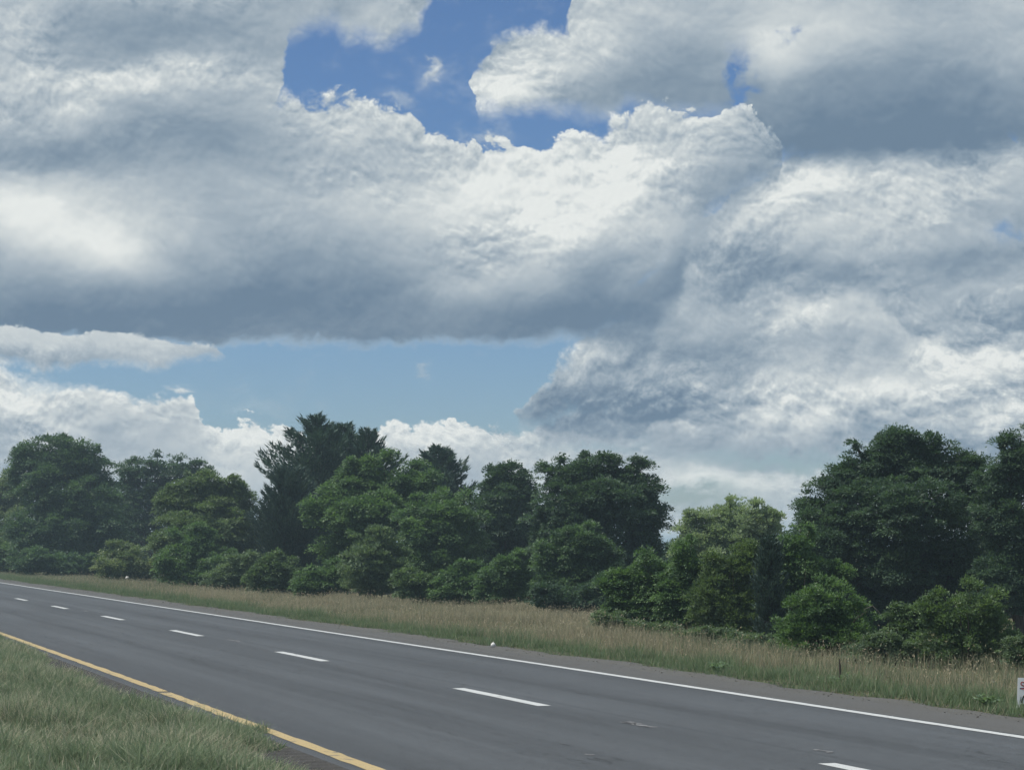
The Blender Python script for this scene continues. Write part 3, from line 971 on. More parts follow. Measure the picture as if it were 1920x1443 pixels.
def broadleaf(name, label, cat, dist, lobes, species, leaf, clump, density=1.0, base_px=None, group=None, trunk_r=0.16, sprigs=0.26, flat=0.62, gaps=0.0, upright=0.0, stems=1, tintshift=0.0):
    """crown from lobes given as (px, py, rx_px, ry_px, depth offset m) at a distance; limbs reach every lobe"""
    leaf = leaf * 0.68
    clump = clump * 0.8
    lb = []
    for (px, py, rx, ry, dd) in lobes:
        d = dist + dd
        lb.append((px_x(px, d), d, px_z(py, d), rx / FPX * d, ry / FPX * d))
    ztop = max(l[2] for l in lb)
    for (lx, ly, lz, lrx, lrz) in list(lb):
        for _ in range(1):
            q = rand_dirs(1)[0]
            q[2] = abs(q[2]) * 0.9 - 0.15
            q[1] = -abs(q[1]) * 0.7
            k = rng.uniform(0.30, 0.60)
            lb.append((lx + q[0] * lrx * 0.92, ly + q[1] * lrx * 0.8, lz + q[2] * lrz * 0.92, lrx * k, lrz * k * rng.uniform(0.9, 1.3)))
    tops = sorted(lb, key=lambda l: -(l[2] + l[4]))[:6]
    for (lx, ly, lz, lrx, lrz) in tops:                     # leading shoots above the crown
        for _ in range(2):
            a_ = rng.uniform(-0.9, 0.9)
            k = rng.uniform(0.08, 0.16)
            lb.append((lx + math.sin(a_) * lrx * 1.08, ly + rng.normal(0, 0.3) * lrx, lz + math.cos(a_) * lrz * rng.uniform(1.02, 1.22), lrx * k, lrz * k * rng.uniform(1.1, 1.7)))
    bx = px_x(base_px if base_px is not None else np.mean([l[0] for l in lobes]), dist)
    bz = ground_z(bx, dist)
    root = empty(name, (bx, dist, bz - 0.05))
    tag(root, label, cat, group)
    o = np.array([bx, dist, bz - 0.05])
    P, A, Nn, T, Ls = [], [], [], [], []
    limb = Tubes(5)
    # trunk
    for sidx in range(stems):
        off = np.array([rng.normal(0, 0.12 * (stems > 1)), rng.normal(0, 0.12 * (stems > 1)), 0])
        k = 7
        zs = np.linspace(0, ztop - o[2], k)
        cx = np.mean([l[0] for l in lb]) - o[0]
        cyy = np.mean([l[1] for l in lb]) - o[1]
        spread = rng.normal(0, 0.35 * (stems > 1), 2)
        pts = np.stack([off[0] + (cx + spread[0]) * (zs / zs[-1]) ** 1.3 + rng.normal(0, 0.04, k) * (zs > 0), off[1] + (cyy + spread[1]) * (zs / zs[-1]) ** 1.3, zs], -1)
        limb.add(pts, trunk_r * (1 - 0.86 * (zs / zs[-1]) ** 0.8) / (stems ** 0.4))
    for (cx, cyy, cz, rx, rz) in lb:
        c = np.array([cx, cyy, cz])
        ry = rx * 0.85
        # limb from the stem into the lobe
        h0 = max(0.25, (cz - rz - o[2]) * 0.75)
        s0 = np.array([(cx - o[0]) * 0.25, (cyy - o[1]) * 0.25, h0])
        s1 = c - o
        mid = (s0 + s1) / 2 + np.array([0, 0, -0.12 * np.linalg.norm(s1 - s0)])
        limb.add(np.array([s0, mid, s1]), np.array([0.36, 0.24, 0.08]) * trunk_r * min(1.0, 0.25 + rx / 1.2))
        area = 4 * math.pi * ((rx * rz) ** 1.6 / 3 + (rx * ry) ** 1.6 / 3 + (ry * rz) ** 1.6 / 3) ** (1 / 1.6)
        nc = max(5, int(area / (clump * clump * 1.15)))
        d = rand_dirs(nc)
        # the side turned away from the road carries fewer clumps, the underside too
        keepp = np.where(d[:, 1] > 0.35, 0.45, 1.0) * np.where(d[:, 2] < -0.6, 0.6, 1.0)
        d = d[rng.random(nc) < keepp]
        nc = len(d)
        lump = 0.56 + 0.54 * rng.random(nc) ** 0.8
        far = rng.random(nc) < sprigs
        lump = np.where(far, lump + rng.uniform(0.05, 0.20, nc), lump)
        cc = c + d * np.array([rx, ry, rz]) * lump[:, None]
        if gaps > 0:
            kp = rng.random(nc) > gaps
            cc, d, far, nc = cc[kp], d[kp], far[kp], int(kp.sum())
        cc[:, 2] = np.maximum(cc[:, 2], o[2] + 0.12)
        cr = clump * (0.40 + 0.95 * rng.random(nc)) * np.where(far, 0.45, 1.0)
        per = np.maximum(6, (density * 200 * (cr / clump) ** 2 * (clump / leaf / 5.0) ** 2).astype(int))
        idx = np.repeat(np.arange(nc), per)
        m = len(idx)
        dl = rand_dirs(m)
        dl[:, 2] = np.where(dl[:, 2] < -0.25, -dl[:, 2] * 0.6, dl[:, 2])
        rad = rng.random(m) ** 0.45
        p = cc[idx] + dl * np.array([1, 1, flat])[None, :] * (cr[idx] * rad)[:, None]
        p[:, 2] -= 0.22 * cr[idx] * rad ** 2 * np.hypot(dl[:, 0], dl[:, 1]) * (1 - upright)      # drooping rims
        p[:, 2] = np.maximum(p[:, 2], o[2] + 0.06)
        ax = dl * 0.9 + d[idx] * 0.5 + rng.normal(0, 0.35, (m, 3)) + np.array([0, 0, -0.25 + upright * 1.5])
        nr = np.array([0, 0, 1.0]) + dl * 0.45 + d[idx] * 0.40 + rng.normal(0, 0.40, (m, 3))
        tn = np.clip(rng.normal(0.45 + tintshift, 0.24, m) + rng.normal(0, 0.20, nc)[idx], 0, 1)
        P.append(p)
        A.append(ax)
        Nn.append(nr)
        T.append(tn)
        Ls.append(leaf * rng.uniform(0.65, 1.35, m))
        # twig to some clumps
        for q in range(0, nc, max(1, nc // 14)):
            limb.add(np.array([s1 * 0.7 + s0 * 0.3, (s1 + (cc[q] - o)) / 2 + np.array([0, 0, 0.05]), cc[q] - o]), [trunk_r * 0.14, trunk_r * 0.09, trunk_r * 0.03])
        # leaves inside the crown
        mi = int(0.24 * m * (1 - gaps))
        di = rand_dirs(mi) * (rng.random(mi) ** 0.4 * 0.74)[:, None]
        pi = c + di * np.array([rx, ry, rz])
        pi[:, 2] = np.maximum(pi[:, 2], o[2] + 0.06)
        P.append(pi)
        A.append(rng.normal(0, 1, (mi, 3)))
        Nn.append(rng.normal(0, 0.6, (mi, 3)) + np.array([0, -0.5, 0.5]))
        T.append(np.clip(rng.normal(0.4, 0.2, mi), 0, 1))
        Ls.append(leaf * rng.uniform(1.4, 2.2, mi))
    limb.build('trunk', M_BARK, root)
    P, A, Nn, T, Ls = map(np.concatenate, (P, A, Nn, T, Ls))
    leaf_mesh('crown', P - o, A, Nn, Ls, Ls * rng.uniform(0.6, 0.9, len(Ls)), T, LEAF[species], root)
    return root


def conifer(name, label, dist, top_px, top_py, profile, base_py=None, species='pine', needle=0.30, upturn=0.35, step=0.24, per=7, lean=0.0, dens=1.5, group=None, foliage_from=0.06, ragged=0.18, cut=1.0):
    """profile: (fraction of height from the top, half width in px)"""
    bx = px_x(top_px, dist)
    bz = ground_z(bx, dist)
    root = empty(name, (bx, dist, bz - 0.05))
    tag(root, label, 'tree', group)
    H = px_z(top_py, dist) - (bz - 0.05)
    limb = Tubes(4)
    zs = np.linspace(0, H, 9)
    limb.add(np.stack([lean * (zs / H) ** 2, 0 * zs, zs], -1), 0.20 * (1 - 0.93 * zs / H))
    pf, pw = zip(*profile)
    P, A, Nn, T, Ls = [], [], [], [], []
    z = H * foliage_from
    while z < H - 0.05:
        fr = 1 - z / H
        R = np.interp(fr, pf, pw) / FPX * dist
        nb_ = per if R > 0.5 else 4
        a0 = rng.uniform(0, 2 * np.pi)
        for b in range(nb_):
            az = a0 + 2 * np.pi * b / nb_ + rng.normal(0, 0.25)
            r = R * rng.uniform(1 - 2.0 * ragged, 1 + ragged * 0.6) + 0.05
            out_ = np.array([math.cos(az), math.sin(az), 0])
            if out_[1] > 0.4 and rng.random() < 0.4:
                continue
            drop = -0.10 * r
            s = np.linspace(0, 1, 6)
            zz = z + rng.normal(0, 0.08) + drop * np.sin(s * np.pi * 0.6) + upturn * r * s ** 2.2
            c = np.stack([lean * (z / H) ** 2 + out_[0] * r * s, out_[1] * r * s, zz], -1)
            limb.add(c[::1], 0.035 * (1 - 0.85 * s) * (0.4 + 0.6 * min(1, r)))
            m = max(5, int(dens * (16 + 70 * r / (needle * 4))))
            f = 0.12 + 0.88 * rng.random(m) ** 0.75
            base = np.stack([np.interp(f, s, c[:, k]) for k in range(3)], -1)
            tang = np.array([out_[0], out_[1], 0]) + np.array([0, 0, 1.0]) * (upturn * 2.2 * f[:, None] ** 1.2)
            sidev = np.array([-out_[1], out_[0], 0])
            sp = rng.normal(0, 1, m)[:, None]
            wid = 0.26 * r * (1.0 - 0.65 * f)[:, None] + 0.05
            p = base + sidev * sp * wid * 0.7 + np.array([0, 0, 1.0]) * rng.uniform(-0.55, 0.6, (m, 1)) * needle * 0.9
            P.append(p)
            A.append(tang + sidev * sp * 0.5 + rng.normal(0, 0.38, (m, 3)) + np.array([0, 0, 0.22]))
            Nn.append(np.array([0, 0, 1.0]) + rng.normal(0, 0.5, (m, 3)))
            T.append(rng.normal(0.42, 0.2, m) + rng.normal(0, 0.10))
            Ls.append(needle * rng.uniform(0.6, 1.3, m))
        z += step * (0.55 + 0.45 * min(1.0, R / 1.2)) * rng.uniform(0.85, 1.15)
    # leader
    m = 26
    f = rng.random(m)
    P.append(np.stack([np.full(m, lean), np.zeros(m), H - 0.55 * f], -1))
    A.append(rng.normal(0, 0.5, (m, 3)) + np.array([0, 0, 1.0]))
    Nn.append(rng.normal(0, 1, (m, 3)))
    T.append(np.full(m, 0.45))
    Ls.append(np.full(m, needle * 0.8))
    limb.build('trunk', M_BARK, root)
    P, A, Nn, T, Ls = map(np.concatenate, (P, A, Nn, T, Ls))
    leaf_mesh('crown', P, A, Nn, Ls, Ls * rng.uniform(0.24, 0.38, len(Ls)), T, LEAF[species], root)
    return root


# ---- back row, from the left
G_TREES, G_SHRUB = 'trees along the far side of the field', 'shrubs at the edge of the field'
broadleaf('broadleaf_tree', 'greyish pale-topped tree cut off by the left edge of the photo', 'tree', 196,
          [(4, 938, 40, 46, 0), (-35, 970, 50, 60, 0), (15, 1010, 36, 46, -4)], 'bloom', 0.26, 0.95, group=G_TREES)
broadleaf('broadleaf_tree', 'big rounded dark green tree, leftmost of the full trees', 'tree', 176,
          [(82, 866, 42, 42, 0), (120, 872, 46, 42, 0), (160, 890, 46, 46, 0), (195, 930, 36, 50, 0), (50, 900, 30, 50, 0), (82, 935, 54, 60, -2), (170, 960, 60, 62, -2), (110, 1000, 70, 58, -3), (195, 1015, 40, 48, -2), (60, 1035, 34, 40, -2), (130, 1045, 70, 34, -3)],
          'maple', 0.24, 0.95, group=G_TREES, trunk_r=0.3, tintshift=-0.12)
broadleaf('broadleaf_tree', 'dark open-crowned tree with sky showing between its clumps', 'tree', 186,
          [(240, 960, 44, 60, 2), (250, 895, 32, 28, 0), (310, 885, 46, 30, 0), (362, 895, 34, 26, 0), (285, 935, 52, 34, 0), (350, 940, 50, 36, 2), (265, 985, 60, 40, 0)],
          'oak', 0.24, 0.85, density=0.9, gaps=0.22, group=G_TREES, trunk_r=0.28)
broadleaf('broadleaf_tree', 'yellowish green dome-shaped tree left of the dark cedar', 'tree', 142,
          [(395, 935, 62, 42, 0), (340, 965, 44, 48, 0), (440, 965, 48, 44, 0), (385, 1000, 84, 52, -2), (330, 1025, 40, 38, -2), (455, 1020, 38, 44, -1)],
          'ash', 0.19, 0.72, group=G_TREES, trunk_r=0.2)
conifer('pine_tree', 'tallest white pine, its long branches reaching out to the left', 136, 594, 784,
        [(0, 4), (0.07, 34), (0.15, 52), (0.26, 84), (0.36, 112), (0.5, 92), (0.8, 90), (1, 80)], needle=0.32, upturn=0.48, ragged=0.30, step=0.30, dens=1.2, group=G_TREES)
conifer('pine_tree', 'middle pine of the tall cluster, peaking just behind the tallest one', 140, 641, 796,
        [(0, 4), (0.07, 30), (0.15, 46), (0.3, 62), (0.5, 80), (1, 80)], needle=0.32, upturn=0.42, ragged=0.26, step=0.28, dens=1.2, group=G_TREES)
conifer('pine_tree', 'brown-tipped pine on the right shoulder of the tall cluster', 138, 690, 806,
        [(0, 3), (0.06, 22), (0.15, 40), (0.28, 62), (0.42, 74), (1, 76)], needle=0.32, upturn=0.52, ragged=0.30, step=0.28, dens=1.1, group=G_TREES)
conifer('pine_tree', 'small lone pine with a pointed top in the middle of the row', 138, 822, 837,
        [(0, 4), (0.08, 30), (0.16, 48), (0.26, 60), (0.5, 66), (1, 60)], needle=0.28, upturn=0.42, ragged=0.24, dens=1.3, group=G_TREES)
conifer('cedar_tree', 'blackish green cedar standing in front of the tall pines', 122, 540, 884,
        [(0, 10), (0.1, 34), (0.25, 54), (0.5, 70), (0.8, 66), (1, 50)], species='cedar', needle=0.22, upturn=0.7, step=0.22, per=8, dens=1.5, group=G_TREES, ragged=0.26)
broadleaf('broadleaf_tree', 'wide mid-green tree in front of the right side of the pine cluster', 'tree', 116,
          [(665, 925, 56, 44, 0), (735, 920, 62, 52, 0), (620, 965, 36, 40, -1), (690, 975, 70, 48, -2), (760, 960, 40, 44, 0), (650, 1030, 50, 46, 0), (720, 1040, 60, 40, 0)],
          'cherry', 0.17, 0.66, group=G_TREES, trunk_r=0.2)
broadleaf('broadleaf_tree', 'round mid-green tree below the lone pointed pine', 'tree', 111,
          [(830, 965, 64, 44, 0), (790, 1010, 42, 46, -1), (860, 1005, 50, 52, -1), (825, 1055, 62, 46, -1), (880, 1060, 40, 44, 0)],
          'cherry', 0.165, 0.64, group=G_TREES, trunk_r=0.18)
broadleaf('broadleaf_tree', 'dark knobbly-topped tree between the lone pine and the broad dark tree', 'tree', 118,
          [(945, 908, 34, 34, 0), (915, 940, 30, 34, 0), (985, 930, 32, 38, 0), (945, 975, 54, 50, -1), (990, 1010, 44, 54, 0), (930, 1040, 44, 50, 0)],
          'oak', 0.17, 0.62, group=G_TREES, trunk_r=0.2, sprigs=0.2)
broadleaf('broadleaf_tree', 'broad dark tree with a bristly flat top left of the gap', 'tree', 101,
          [(1048, 905, 36, 38, 0), (1110, 898, 46, 40, 0), (1180, 905, 44, 40, 0), (1215, 950, 34, 52, 0), (1070, 960, 60, 56, -1), (1145, 960, 72, 66, -1), (1205, 1015, 42, 58, 0), (1090, 1040, 80, 60, -1), (1160, 1075, 80, 52, -1), (1030, 1000, 40, 60, 0)],
          'oak', 0.15, 0.56, density=1.05, group=G_TREES, trunk_r=0.26, sprigs=0.22)
broadleaf('broadleaf_tree', 'pale yellow-green feathery tree glowing in sunlight beyond the gap', 'tree', 96,
          [(1380, 985, 58, 42, 0), (1325, 1010, 42, 44, 0), (1425, 1010, 42, 48, 0), (1360, 1050, 80, 60, 0), (1285, 1040, 26, 34, 2), (1430, 1070, 40, 50, 0)],
          'willow', 0.13, 0.46, density=1.1, group=G_TREES, sprigs=0.3, flat=0.8, upright=0.5, trunk_r=0.14)
broadleaf('broadleaf_tree', 'large dark dome-shaped tree right of the gap', 'tree', 76,
          [(1700, 862, 58, 50, 0), (1650, 872, 52, 46, 0), (1600, 892, 46, 46, 0), (1755, 872, 56, 46, 0), (1808, 900, 44, 48, 0), (1580, 925, 46, 44, 0), (1520, 960, 40, 40, 0), (1610, 960, 70, 60, -1), (1710, 960, 90, 76, -2), (1800, 950, 50, 66, 0), (1560, 1020, 74, 70, -1), (1680, 1060, 100, 72, -1), (1790, 1050, 70, 76, -1), (1500, 1060, 46, 70, 0), (1600, 1110, 80, 50, 0), (1730, 1125, 90, 44, 0), (1515, 1125, 50, 54, -1), (1650, 1150, 76, 40, -1), (1845, 1100, 54, 74, 0), (1800, 1150, 66, 40, -1), (1850, 990, 36, 70, 1)],
          'oak', 0.115, 0.50, density=0.9, group=G_TREES, trunk_r=0.26, sprigs=0.24)
broadleaf('broadleaf_tree', 'dark tree filling the right edge of the photo', 'tree', 72,
          [(1855, 960, 34, 70, 1), (1905, 885, 48, 56, 0), (1960, 900, 60, 70, 0), (1875, 960, 46, 66, 0), (1930, 1010, 70, 80, 0), (1880, 1090, 60, 66, 0), (1950, 1110, 70, 60, 0)],
          'oak', 0.11, 0.46, density=0.9, group=G_TREES, trunk_r=0.22, sprigs=0.2)
# trees further back that close the gaps low down
for (px, top, rx, dist, lab) in ((180, 960, 110, 230, 'half-hidden dark tree behind the leftmost rounded tree'), (470, 985, 90, 190, 'half-hidden dark tree behind the cedar and the yellowish dome'),
                                 (900, 1000, 120, 165, 'half-hidden dark tree behind the middle of the row'), (1275, 1035, 50, 132, 'half-hidden light green tree showing in the gap beside the pale feathery tree'), (1560, 1060, 110, 118, 'half-hidden dark tree behind the dome-shaped tree'), (1840, 1040, 110, 110, 'half-hidden dark tree behind the two dark trees at right')):
    broadleaf('broadleaf_tree', lab, 'tree', dist, [(px, top + 40, rx * 0.8, 50, 0), (px - rx * 0.6, top + 75, rx * 0.55, 50, 0), (px + rx * 0.6, top + 75, rx * 0.55, 50, 0)], 'oak', 0.26 * dist / 180, 1.0 * dist / 180, group=G_TREES)

# ---- shrubs, from the left
def shrub(label, dist, lobes, species, leaf, clump, **kw):
    return broadleaf('shrub', label, 'shrub', dist, lobes, species, leaf, clump, group=G_SHRUB, trunk_r=kw.pop('trunk_r', 0.05), stems=kw.pop('stems', 4), **kw)


shrub('low green shrub at the far left below the pale-topped tree', 182, [(5, 1040, 34, 26, 0), (25, 1058, 26, 18, 0), (-25, 1050, 30, 24, 0)], 'honeysuckle', 0.22, 0.7)
shrub('rounded shrub with faded cream blossom right of the leftmost rounded tree', 150, [(240, 1052, 46, 30, 0), (215, 1072, 34, 22, -1), (275, 1070, 36, 26, 0)], 'bloom', 0.19, 0.6)
shrub('leafy green shrub below the yellowish dome-shaped tree', 128, [(365, 1030, 44, 42, 0), (330, 1062, 34, 34, -1), (400, 1068, 46, 38, -1), (350, 1085, 50, 24, -1)], 'cherry', 0.17, 0.55)
shrub('silvery green shrub in front of the cedar, left part', 118, [(450, 1070, 36, 32, 0), (475, 1085, 34, 30, 0), (425, 1092, 34, 22, 0)], 'olive', 0.15, 0.5)
shrub('bright green mounded shrub at the foot of the cedar', 110, [(520, 1072, 36, 28, 0), (498, 1092, 34, 24, 0), (540, 1095, 30, 22, 0)], 'honeysuckle', 0.145, 0.48)
shrub('low green shrub between the bright mound and the spiky shrub', 104, [(600, 1092, 40, 26, 0), (640, 1085, 30, 30, 0), (575, 1106, 34, 18, 0)], 'cherry', 0.14, 0.46)
shrub('tall spiky-leaved shrub in front of the wide mid-green tree', 101, [(705, 1035, 46, 38, 0), (680, 1062, 40, 34, -1), (735, 1070, 40, 40, 0), (700, 1095, 56, 26, 0)], 'olive', 0.15, 0.46, sprigs=0.35, upright=0.7)
shrub('small rounded shrub below the round mid-green tree', 97, [(775, 1098, 34, 28, 0), (800, 1112, 30, 18, 0)], 'honeysuckle', 0.135, 0.42)
shrub('dull green shrub in the dip before the knobbly-topped tree', 96, [(860, 1090, 40, 34, 0), (895, 1105, 44, 28, 0), (835, 1112, 30, 20, 0)], 'cherry', 0.135, 0.42)
shrub('leafy shrub left of the foot of the broad dark tree', 94, [(950, 1080, 46, 42, 0), (985, 1100, 40, 34, 0), (930, 1115, 40, 22, 0)], 'cherry', 0.13, 0.42, tintshift=-0.1)
shrub('pale-leaved shrub standing against the broad dark tree', 90, [(1085, 1030, 52, 40, 0), (1040, 1060, 40, 44, 0), (1125, 1060, 40, 36, 0), (1070, 1095, 56, 36, 0)], 'maple', 0.135, 0.42, tintshift=0.1)
shrub('dark shrub in the shade under the broad dark tree', 86, [(1130, 1115, 50, 28, 0), (1080, 1125, 44, 22, 0), (1020, 1122, 36, 22, 0)], 'oak', 0.12, 0.4)
shrub('spreading green shrub at the left end of the right-hand thicket', 63, [(1215, 1098, 50, 48, 0), (1165, 1125, 42, 42, 0), (1250, 1115, 46, 52, 0), (1200, 1155, 66, 34, 0), (1270, 1150, 40, 36, 0)], 'cherry', 0.095, 0.32, tintshift=-0.05)
shrub('upright dark shrub in front of the pale feathery tree', 62, [(1290, 1068, 36, 50, 0), (1280, 1120, 48, 50, 0), (1315, 1125, 44, 50, 0), (1290, 1165, 56, 32, 0)], 'cherry', 0.09, 0.30)
shrub('tall fine-leaved willow bush left of the narrow cedar', 58, [(1405, 1065, 40, 40, 0), (1350, 1105, 46, 46, 0), (1415, 1095, 48, 54, 0), (1345, 1140, 54, 50, 0), (1410, 1150, 58, 46, 0), (1375, 1185, 66, 26, 0)], 'ash', 0.085, 0.28, upright=0.6, sprigs=0.3, flat=0.9, tintshift=-0.05)
conifer('cedar_tree', 'narrow dark cedar column beside the willow bush', 56, 1442, 1012, [(0, 6), (0.15, 18), (0.5, 28), (1, 28)], species='cedar', needle=0.11, upturn=0.9, step=0.10, per=8, dens=1.3, group=G_TREES, ragged=0.28)
shrub('green thicket shrub between the narrow cedar and the dome-shaped tree', 60, [(1490, 1050, 44, 60, 0), (1480, 1120, 44, 60, 0), (1535, 1110, 44, 60, 0), (1480, 1175, 44, 36, 0)], 'cherry', 0.09, 0.30, tintshift=-0.05)
shrub('wide low green bush in front of the dome-shaped tree', 47.5, [(1548, 1142, 62, 46, 0), (1498, 1172, 48, 42, 0), (1595, 1172, 50, 46, 0), (1545, 1200, 84, 32, 0)], 'cherry', 0.07, 0.24, sprigs=0.5, flat=0.9, upright=0.4, gaps=0.18, tintshift=0.08)
shrub('bright green large-leaved bush nearest the right edge', 44.5, [(1822, 1145, 50, 42, 0), (1765, 1160, 50, 40, 0), (1845, 1188, 44, 42, 0), (1790, 1205, 80, 42, 0), (1868, 1218, 28, 28, 0)], 'honeysuckle', 0.07, 0.24, sprigs=0.5, flat=0.9, upright=0.4, gaps=0.22, tintshift=0.08)
shrub('small rounded green bush touching the left of the bright large-leaved bush', 46, [(1692, 1160, 32, 24, 0), (1715, 1178, 30, 24, 0), (1690, 1192, 34, 20, 0)], 'honeysuckle', 0.064, 0.22, tintshift=-0.1)
shrub('low weedy growth along the foot of the spreading green shrub', 60, [(1180, 1178, 40, 16, 0), (1230, 1186, 44, 16, 0), (1140, 1165, 30, 14, 0)], 'olive', 0.08, 0.24, tintshift=-0.1)
shrub('low weedy growth along the foot of the willow bush and narrow cedar', 54, [(1320, 1196, 44, 18, 0), (1380, 1204, 46, 18, 0), (1440, 1208, 40, 18, 0)], 'olive', 0.07, 0.22, tintshift=-0.1)
shrub('leafy dark shrub filling the foot of the leftmost rounded tree', 168, [(70, 1055, 50, 24, 0), (130, 1062, 50, 20, 0), (185, 1064, 30, 20, 0)], 'maple', 0.22, 0.6)
shrub('grey-green weedy shrub between the two front bushes', 45, [(1660, 1215, 46, 22, 0), (1720, 1225, 50, 20, 0), (1610, 1222, 34, 16, 0)], 'olive', 0.06, 0.2, tintshift=-0.25)
shrub('grey-green weedy growth below the dark tree at the right edge', 42, [(1905, 1225, 34, 26, 0), (1935, 1235, 40, 26, 0)], 'olive', 0.06, 0.2, tintshift=-0.25)
print('LEAVES', N_LEAF)


# ------------------------------------------------------------------ small things beside the road
def box_faces(v8):
    return [(0, 1, 2, 3), (7, 6, 5, 4), (0, 4, 5, 1), (1, 5, 6, 2), (2, 6, 7, 3), (3, 7, 4, 0)]


def plain(name, color, rough=0.6, spec=0.3, vary=0.25, scale=12.0):
    m, gg, out = new_mat(name)
    n = gg.noise(objco(gg), scale, 5, 0.6)
    principled(gg, out, gg.mix(gg.m('MULTIPLY', n, vary), color, tuple(c * 0.55 for c in color)), rough, spec)
    return m


M_PLASTIC = plain('white_sign_plastic', (0.82, 0.84, 0.85), 0.5, 0.4, 0.1)
M_SIGNRED = plain('red_sign_print', (0.34, 0.035, 0.045), 0.5)
M_SIGNNAVY = plain('navy_sign_print', (0.05, 0.06, 0.14), 0.5)
M_SIGNBLACK = plain('black_sign_print', (0.018, 0.019, 0.022), 0.5)
M_STEEL = plain('galvanised_wire', (0.30, 0.31, 0.32), 0.45)
M_PAPER = plain('crumpled_paper', (0.72, 0.72, 0.70), 0.8, 0.2)


def extrude_poly(name, poly, y0, y1, mat, parent):
    """poly: (x, z) outline in the panel's plane, given depth from y0 to y1"""
    n = len(poly)
    bm_v = [(x, y0, z) for x, z in poly] + [(x, y1, z) for x, z in poly]
    me = bpy.data.meshes.new(name)
    faces = [tuple(range(n)), tuple(range(2 * n - 1, n - 1, -1))] + [(i, i + n, (i + 1) % n + n, (i + 1) % n) for i in range(n)]
    me.from_pydata(bm_v, [], faces)
    me.update()
    me.materials.append(mat)
    o = bpy.data.objects.new(name, me)
    COL.objects.link(o)
    o.parent = parent
    return o


# lawn sign cut by the right edge of the photo
sx, sy, sz = on_ground(1899, 1326)
sign = empty('lawn_sign', (sx, sy, sz), math.radians(-6))
tag(sign, 'white lawn sign with red lettering cut off by the right edge of the photo', 'sign')
S = sy / FPX                                     # metres per photo pixel here
panel = extrude_poly('panel', [(0.0, 2 * S), (3 * S, 58 * S), (3.6 * S, 58.5 * S), (0.60, 57 * S), (0.60, 10 * S), (7 * S, 10 * S), (3 * S, 1 * S), (1.2 * S, 0.0)], -0.006, 0.006, M_PLASTIC, sign)
for x_ in (0.16, 0.44):
    tb = Tubes(6)
    tb.add([(x_, 0.012, -0.05), (x_, 0.012, 0.2), (x_, 0.012, 0.36)], [0.004, 0.004, 0.004])
    tb.build('stake', M_STEEL, sign)
# letters along the top, the first of which shows: built as raised strokes
def stroke(name, pts, w, mat, parent, y=-0.0085):
    pts = np.asarray(pts, float)
    d = np.gradient(pts, axis=0)
    d /= np.linalg.norm(d, axis=1)[:, None]
    nrm = np.stack([-d[:, 1], d[:, 0]], -1)
    a, b = pts + nrm * w / 2, pts - nrm * w / 2
    n = len(pts)
    V = [(p[0], y, p[1]) for p in a] + [(p[0], y, p[1]) for p in b] + [(p[0], -0.0065, p[1]) for p in a] + [(p[0], -0.0065, p[1]) for p in b]
    F = []
    for i in range(n - 1):
        F += [(i, i + 1, n + i + 1, n + i), (2 * n + i, i, i + 1, 2 * n + i + 1), (n + i, 3 * n + i, 3 * n + i + 1, n + i + 1)]
    return mesh_np(name, V, np.array(F), mat, parent)


aa = np.linspace(0.15 * np.pi, 1.5 * np.pi, 9)
cx_, cz_, rr = 11.5 * S, 47.5 * S, 3.2 * S
s_curve = [(cx_ + rr * math.cos(a), cz_ + rr * math.sin(a)) for a in aa] + [(cx_ + rr * math.cos(a), cz_ - 2 * rr + rr * math.sin(a)) for a in np.linspace(0.5 * np.pi, -0.85 * np.pi, 9)]
stroke('letter', s_curve, 1.9 * S, M_SIGNRED, panel)
extrude_poly('letter_underline', [(6.2 * S, 37.5 * S), (17 * S, 37.5 * S), (17 * S, 40 * S), (6.2 * S, 40 * S)], -0.0078, -0.0066, M_SIGNNAVY, panel)  # navy bar printed beneath the letter
stroke('emblem', [(9.0 * S, 12 * S), (10.5 * S, 18 * S), (13 * S, 24 * S), (17 * S, 26 * S), (19 * S, 21 * S), (15 * S, 18 * S)], 3.0 * S, M_SIGNBLACK, panel)
stroke('emblem', [(6.0 * S, 14 * S), (7.5 * S, 19 * S), (8.2 * S, 24 * S)], 1.0 * S, M_SIGNBLACK, panel)


def crumple(name, label, px, py, size, mat, cat='litter'):
    x_, y_, z_ = on_ground(px, py)
    s_ = size / FPX * y_
    r_ = np.random.default_rng(int(px))
    # folded scrap: jittered low sphere
    V, F = [], []
    nu_, nv_ = 7, 5
    for i in range(nv_ + 1):
        for j in range(nu_):
            th, ph = math.pi * i / nv_, 2 * math.pi * j / nu_
            k = r_.uniform(0.55, 1.1)
            V.append((s_ * 0.5 * k * math.sin(th) * math.cos(ph), s_ * 0.5 * k * math.sin(th) * math.sin(ph), s_ * (0.45 + 0.48 * k * math.cos(th))))
    for i in range(nv_):
        for j in range(nu_):
            F.append((i * nu_ + j, i * nu_ + (j + 1) % nu_, (i + 1) * nu_ + (j + 1) % nu_, (i + 1) * nu_ + j))
    o = mesh_np(name, V, np.array(F), mat)
    o.location = (x_, y_, z_ + 0.01)
    tag(o, label, cat)
    return o


crumple('paper_scrap', 'crumpled white paper scrap at the grass edge of the outer shoulder', 925, 1213, 12, M_PAPER)
c2 = crumple('paper_scrap', 'tiny white scrap below the cream-blossomed shrub', 241, 1093, 8, M_PAPER)
c2.location.z += 0.22
crumple('paper_scrap', 'tiny white scrap on the inner shoulder beside the yellow line', 321, 1324, 4, M_PAPER)


